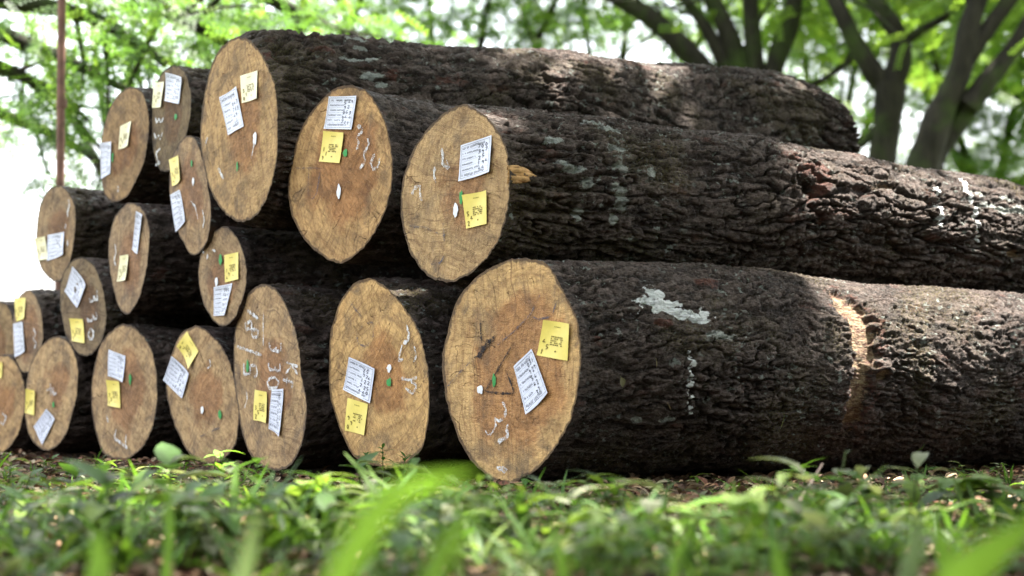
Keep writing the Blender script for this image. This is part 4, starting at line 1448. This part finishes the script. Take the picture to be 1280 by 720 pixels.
VARS = [flatacc(herb(rg, rg.uniform(.05, .09), int(rg.integers(6, 12)), rg.uniform(.050, .095), rg.uniform(.0060, .0165))) for _ in range(11)] + \
       [flatacc(tuft(rg, rg.uniform(.06, .11), int(rg.integers(5, 10)), rg.uniform(.003, .006))) for _ in range(11)]


def front_line(x):
    """distance of the pile's foot from the camera at world x"""
    return 5.0 + .78 * x if x > 0 else 5.0 - 1.24 * x


def cover(n, fy, fs, seed):
    rg = np.random.default_rng(seed)
    ac = Acc()
    c_ = 0
    while c_ < n:
        y = fy(rg)
        x = rg.uniform(-.34, .34) * y
        if y > front_line(x) - .12:
            continue
        d_ = perlin(np.array([[x * 2.4, y * 2.0, 3.0]]), 4)[0]
        gap = front_line(x) - y
        if x > .35 and gap < 1.75 and rg.random() < .72:
            continue
        if x < -.45 and gap < 2.3 and rg.random() < .6:
            continue
        if d_ < .02 and rg.random() < .88:
            continue
        if gap < 1.0 and seed != 32 and rg.random() < .75:
            continue
        V, Fc, A = VARS[rg.integers(0, len(VARS))]
        s_ = fs(y, gap, rg) * (1 + .8 * max(0, d_))
        a_ = rg.uniform(0, 6.28)
        c0, s0 = math.cos(a_) * s_, math.sin(a_) * s_
        W = V @ np.array([[c0, s0, 0], [-s0, c0, 0], [0, 0, s_]]) + np.array([x, y, -.008])
        ac.add(W, Fc, A * rg.uniform(.8, 1.2))
        c_ += 1
    return ac


def fy1(rg):
    return 2.5 + 2.5 * rg.random() ** .95


ac = cover(720, fy1, lambda y, gap, rg: (.80 if gap > 1.5 else .22 + .38 * gap) * (.5 + 1.2 * rg.random() ** 2.2), 31)
wo = ac.build('weed_cover', M_WEED, None, 'stuff')
tag(wo, 'low green weeds and grass covering the ground in front of the logs', 'weeds')
ac = cover(120, lambda rg: rg.uniform(2.7, 3.8), lambda y, gap, rg: rg.uniform(.8, 1.2) * (1 if gap > 1.2 else .6), 33)
wo = ac.build('tall_weeds', M_WEED, None, 'stuff')
tag(wo, 'taller leafy weeds sticking up out of the low ground cover', 'weeds')
ac = cover(260, lambda rg: rg.uniform(4.3, 7.4), lambda y, gap, rg: rg.uniform(.3, .6), 32)
wo = ac.build('sparse_seedlings', M_WEED, None, 'stuff')
tag(wo, 'tiny scattered seedlings in the brown litter at the foot of the logs', 'seedlings')

# leaf litter and bark chips
LC = np.array([(.16, .085, .045), (.22, .13, .075), (.10, .055, .032), (.28, .19, .12), (.07, .04, .028), (.13, .055, .035), (.34, .27, .18)])
tv, tf = leafV(.04, .009, .5, .3, 4, .8)
nL = 15000
Pl = []
while len(Pl) < nL:
    y = rg.uniform(2.2, 9.0)
    x = rg.uniform(-.36, .36) * y
    if y < front_line(x) + .35:
        Pl.append((x, y))
Pl = np.array(Pl)
q = np.column_stack([Pl, np.zeros(nL)])
q[:, 2] = fbm(q * 1.1, 3, 3) * .016 + rg.uniform(-.012, .006, nL)
V = scatter(tv, q, rg.uniform(0, 6.28, nL), rg.normal(0, .35, nL), rg.normal(0, .5, nL), rg.uniform(.35, 1.25, nL))
ac = Acc()
ac.add(V.reshape(-1, 3), (np.arange(nL)[:, None, None] * len(tv) + tf[None]).reshape(-1, 4), np.repeat(LC[rg.integers(0, 7, nL)] * rg.uniform(.7, 1.2, (nL, 1)), len(tv), 0))
lo = ac.build('leaf_litter', M_LITTER, None, 'stuff')
tag(lo, 'brown dead leaves and bark chips strewn at the foot of the pile', 'litter')

# ------------------------------------------------------------------ single plants and leaves that stand out


def plant(name, label, base, stems, leaves, cat='plant', group=None):
    """stems: list of (points, radius); leaves: list of (point, yaw, pitch, length, half width, colour, droop)"""
    root = empty(name, base, label, cat, group)
    for p, r_ in stems:
        a_ = Acc()
        a_.add(*tube(p, [r_, r_ * .85, r_ * .6][:len(p)] if len(p) <= 3 else list(np.linspace(r_, r_ * .5, len(p))), 6), a=(.10, .13, .045))
        a_.build('stem', M_WEED, root)
    for p, yw, pt, ln, wd, c_, dr in leaves:
        V, Fc = leafV(ln, wd, .22, dr, 9)
        a_ = Acc()
        a_.add(rot(V, yw, pt) + np.asarray(p), Fc, c_)
        a_.build('leaf', M_WEED, root)
    return root


LG, DG, PG = (.125, .225, .034), (.050, .120, .026), (.120, .165, .085)
rg = np.random.default_rng(8)


def sprout(name, label, px, py_base, py_top, nl, ll, lw, c_, lean=0.0, whorl=True, dy=0):
    b = gnd(px, py_base)
    Yb = b[1]
    top = at(px + lean, py_top, Yb)
    mid = (b + top) / 2 + np.array([rg.normal() * .004, 0, 0])
    lv = []
    for i in range(nl):
        t = .88 + .12 * rg.random() if whorl else .3 + .7 * (i + 1) / nl
        p = b + (top - b) * t
        lv.append((p, i * 2.4 + rg.normal() * .3, rg.uniform(.05, .8), ll * rg.uniform(.75, 1.15), lw * rg.uniform(.85, 1.1), np.array(c_) * rg.uniform(.85, 1.2), rg.uniform(.1, .5)))
    return plant(name, label, b, [([b - np.array([0, 0, .01]), mid, top], .0018)], lv)


sprout('leafy_seedling', 'bright seedling with a whorl of pointed leaves before the big front log', 1000, 640, 586, 8, .060, .0095, LG)
sprout('leafy_seedling', 'small seedling left of the bright whorled one, against dark bark', 955, 640, 610, 5, .028, .006, LG)
sprout('leafy_seedling', 'leafy seedling before the chalk-numbered log and its left neighbour', 283, 622, 566, 9, .055, .012, LG, -8, False)
sprout('leafy_seedling', 'second leafy stem right of the seedling before the chalk-numbered log', 318, 628, 580, 8, .045, .011, LG, 4, False)
sprout('leafy_seedling', 'narrow-leaved pale weed standing right of the largest front log face', 690, 665, 604, 10, .060, .006, PG, -14, False)
sprout('leafy_seedling', 'feathery pale seedling at the foot of the largest front log', 832, 632, 600, 8, .035, .004, PG, 4, False)
sprout('leafy_seedling', 'narrow bright sprig standing between the feathery and the whorled seedling', 905, 655, 612, 7, .040, .005, LG, 3, False)
sprout('leafy_seedling', 'dark green herb at the lower right rim of the largest front log face', 655, 618, 600, 9, .035, .008, DG, 0, False)
sprout('leafy_seedling', 'bright weed at the left edge of the picture', 10, 640, 575, 9, .065, .008, LG, 4, False)
sprout('leafy_seedling', 'tiny sprout at the right edge on the brown litter', 1275, 622, 604, 4, .03, .008, LG, 4, True)
for i, (x, yb, yt, lab) in enumerate([(455, 600, 566, 'left part of the small fern mound before the orange-hearted log'), (480, 604, 560, 'middle of the small fern mound before the orange-hearted log'), (505, 602, 570, 'right part of the small fern mound before the orange-hearted log')]):
    sprout('fern_sprig', lab, x, yb, yt, 16, .035, .005, DG, rg.normal() * 4, False)

# stalk with a hooked tip and one broad leaf
b = gnd(1046, 662)
Yb = b[1]
plant('budding_stalk', 'thin upright stalk with a bud at its tip and a broad leaf below', b,
      [([b, at(1050, 610, Yb), at(1053, 590, Yb), at(1057, 564, Yb)], .0027)],
      [(at(1057, 566, Yb), .3, .5, .014, .004, PG, .2), (at(1052, 598, Yb), 2.6, .9, .018, .005, LG, .2), (at(1062, 640, Yb), 1.75, 1.15, .055, .015, LG, .15)])
# broad grey-green leaves
b = gnd(1010, 690)
Yb = b[1]
lv = []
for x, y, yw, pt, ln, wd in ((1035, 640, .6, .55, .075, .020), (1015, 645, 2.2, .35, .070, .020), (1045, 655, -.2, .15, .065, .018), (1000, 668, 2.9, .1, .07, .019), (1060, 690, -.5, .2, .06, .017), (1030, 690, 1.2, .3, .06, .017)):
    lv.append((at(x, y, Yb), yw, pt, ln, wd, PG, .35))
plant('broad_leaved_weed', 'weed with broad grey-green leaves below the budding stalk', b, [([b, at(1020, 668, Yb), at(1032, 645, Yb)], .002)], lv)
b = gnd(1118, 690)
Yb = b[1]
plant('broad_leaved_weed', 'weed with two veined dull leaves lying right of the twig', b, [([b, at(1115, 680, Yb), at(1118, 668, Yb)], .002)],
      [(at(1140, 655, Yb), 3.3, -.05, .085, .020, (.10, .15, .085), .2), (at(1092, 655, Yb), -.9, -.1, .07, .020, (.09, .14, .08), .3)])
# curled little sprout
b = gnd(1110, 622)
Yb = b[1]
plant('curled_sprout', 'tiny pale sprout curled over in the litter before the bare-wood scar', b,
      [([b, at(1106, 606, Yb), at(1114, 603, Yb), at(1118, 608, Yb)], .0024)],
      [(at(1114, 604, Yb), .2, .5, .016, .004, PG, .2), (at(1107, 606, Yb), .4, -.7, .022, .006, LG, .3)])
# stick
b, e_ = at(985, 650, 3.75), at(1028, 580, 4.0)
root = empty('dry_stick', (b[0], b[1], 0), 'thin dead stick leaning up beside the whorled seedling', 'stick')
ac = Acc()
g_ = b.copy()
g_[2] = -.005
ac.add(*tube([g_ + np.array([-.02, -.05, 0]), b, (b + e_) / 2 + np.array([.002, 0, .003]), e_], [.0050, .0046, .0040, .0022], 7, 2, .2))
ac.add(*tube([(b + e_) / 2, (b + e_) / 2 + np.array([-.012, 0, .018])], [.002, .001], 5))
ac.build('twig', M_STICK, root)
# fallen brown leaves by the front log
for x, y, yw, ln, lab in ((575, 617, .2, .075, 'curled brown fallen leaf left of the largest front log face'), (607, 622, 2.6, .06, 'dark fallen leaf under the bottom of the largest front log face'), (560, 632, 1.0, .04, 'small fallen leaf in front of the gap beside the front log')):
    b = gnd(x, y)
    root = empty('fallen_leaf', b, lab, 'leaf')
    V, Fc = leafV(ln, ln * .26, .7, .1, 8)
    ac = Acc()
    ac.add(rot(V, yw, .12) + b + np.array([0, 0, .006]), Fc, (.17, .10, .06))
    ac.build('blade', M_LITTER, root)
    ac = Acc()
    ac.add(*tube([b + np.array([0, 0, .006]), b + np.array([-.02 * math.cos(yw), -.02 * math.sin(yw), .002])], [.0012, .0009], 5), a=(.10, .06, .04))
    ac.build('stalk', M_LITTER, root)

# bits caught on the bark of the front log
for nm, px, py, ang, ln, wd, c_, lab in (('grass_straw', 979, 520, 1.4, .055, .0016, (.20, .22, .09), 'thin pale straw hanging on the bark of the largest front log'),
                                         ('caught_leaf', 1152, 557, 1.75, .036, .006, (.10, .16, .05), 'small green leaf stuck low on the bark of the front log'),
                                         ('caught_leaf', 776, 472, 1.2, .028, .010, (.17, .16, .09), 'small dull leaf stuck on bark below the white paint splash'),
                                         ('caught_leaf', 1137, 568, .4, .026, .007, (.12, .15, .06), 'leaf fragment low on the front bark, left of the green one'),
                                         ('grass_straw', 835, 505, .8, .025, .0016, (.22, .15, .08), 'short brown straw on the bark under the paint drips'),
                                         ('grass_straw', 820, 450, 1.5, .020, .0018, (.20, .16, .08), 'short yellow straw on the bark left of the paint drips')):
    L = LOGS['B1']
    u, th = on_bark(L, px, py)
    nrm = math.cos(th) * L.e1 + math.sin(th) * L.e2
    p = L.C + L.d * u + L.r0 * .975 * nrm
    tg = np.cross(L.d, nrm)
    V, Fc = leafV(ln, wd, .3, .15, 6)
    dirv = math.cos(ang) * L.d + math.sin(ang) * tg
    sd = np.cross(nrm, dirv)
    W = p + nrm * .009 + V[:, :1] * dirv + V[:, 1:2] * sd + V[:, 2:3] * nrm
    root = empty(nm, p, lab, 'leaf' if 'leaf' in nm else 'straw')
    ac = Acc()
    ac.add(W, Fc, c_)
    ac.build('blade', M_WEED, root)
    ac = Acc()
    ac.add(*tube([W[1], W[1] - dirv * .006 - nrm * .003], [.0008, .0006], 4), a=c_)
    ac.build('stalk', M_WEED, root)

# close blurred grass blades: path in pixels and depth, half width
BL = [([(395, 790), (428, 705), (470, 640), (500, 612), (545, 598), (596, 592)], 1.3, .0100, LG, 'broad bright blade rising out of focus left of centre'),
      ([(520, 780), (548, 700), (575, 660), (600, 632)], 1.45, .0085, LG, 'short blurred blade right of the broad bright one'),
      ([(290, 780), (308, 700), (322, 640)], 1.8, .009, PG, 'pale blurred blade in the lower left foreground'),
      ([(1150, 790), (1205, 720), (1255, 680), (1310, 640)], 1.5, .016, LG, 'wide blurred blade in the lower right corner'),
      ([(1120, 780), (1140, 700), (1152, 640)], 2.1, .011, PG, 'pale pointed blurred leaf left of the lower right corner blade'),
      ([(1200, 760), (1180, 690), (1165, 640)], 2.2, .010, LG, 'blurred green leaf crossing above the lower right corner blade'),
      ([(985, 800), (975, 720), (968, 670)], 2.0, .008, LG, 'upright blurred blade below the whorled seedling'),
      ([(110, 780), (125, 700), (118, 660)], 1.9, .013, LG, 'blurred leafy blade at the bottom left'),
      ([(690, 790), (705, 720), (690, 655)], 2.1, .008, LG, 'blurred blade below the largest front log face'),
      ([(840, 790), (842, 700), (870, 640)], 2.2, .006, LG, 'thin bent blurred blade right of the bottom centre'),
      ([(205, 760), (212, 660), (208, 590)], 2.4, .006, LG, 'tall thin blurred blade before the diamond-labelled log')]
for pts, Yb, hw, c_, lab in BL:
    p = np.array([at(x, y, Yb) for x, y in pts])
    m = 24
    t0 = np.linspace(0, 1, len(p))
    t = np.linspace(0, 1, m)
    P = np.stack([np.interp(t, t0, p[:, j]) for j in range(3)], 1)
    for _ in range(4):
        P[1:-1] = (P[:-2] + 2 * P[1:-1] + P[2:]) / 4
    root_pt = np.array([P[0][0] - .02, P[0][1] + .01, -.01])
    P = np.vstack([root_pt + (P[0] - root_pt) * s_ for s_ in np.linspace(0, .9, 6)] + [P])
    m = len(P)
    t = np.linspace(0, 1, m)
    T = np.gradient(P, axis=0)
    T /= np.linalg.norm(T, axis=1)[:, None]
    Sd = np.cross(T, np.array([.25, 1, .2]))
    Sd /= np.linalg.norm(Sd, axis=1)[:, None]
    ww = hw * np.clip(np.sin(np.pi * (t * .80 + .17)), .04, 1)
    Nn = np.cross(Sd, T)
    V = np.stack([P + Sd * ww[:, None] + Nn * ww[:, None] * .25, P, P - Sd * ww[:, None] + Nn * ww[:, None] * .25], 1)
    root = empty('sedge_plant', (P[0][0], P[0][1], 0), lab, 'grass blade', 'blurred blades close to the camera')
    ac = Acc()
    ac.add(V.reshape(-1, 3), grid_faces(m, 3), c_)
    ac.build('blade', M_WEED, root)
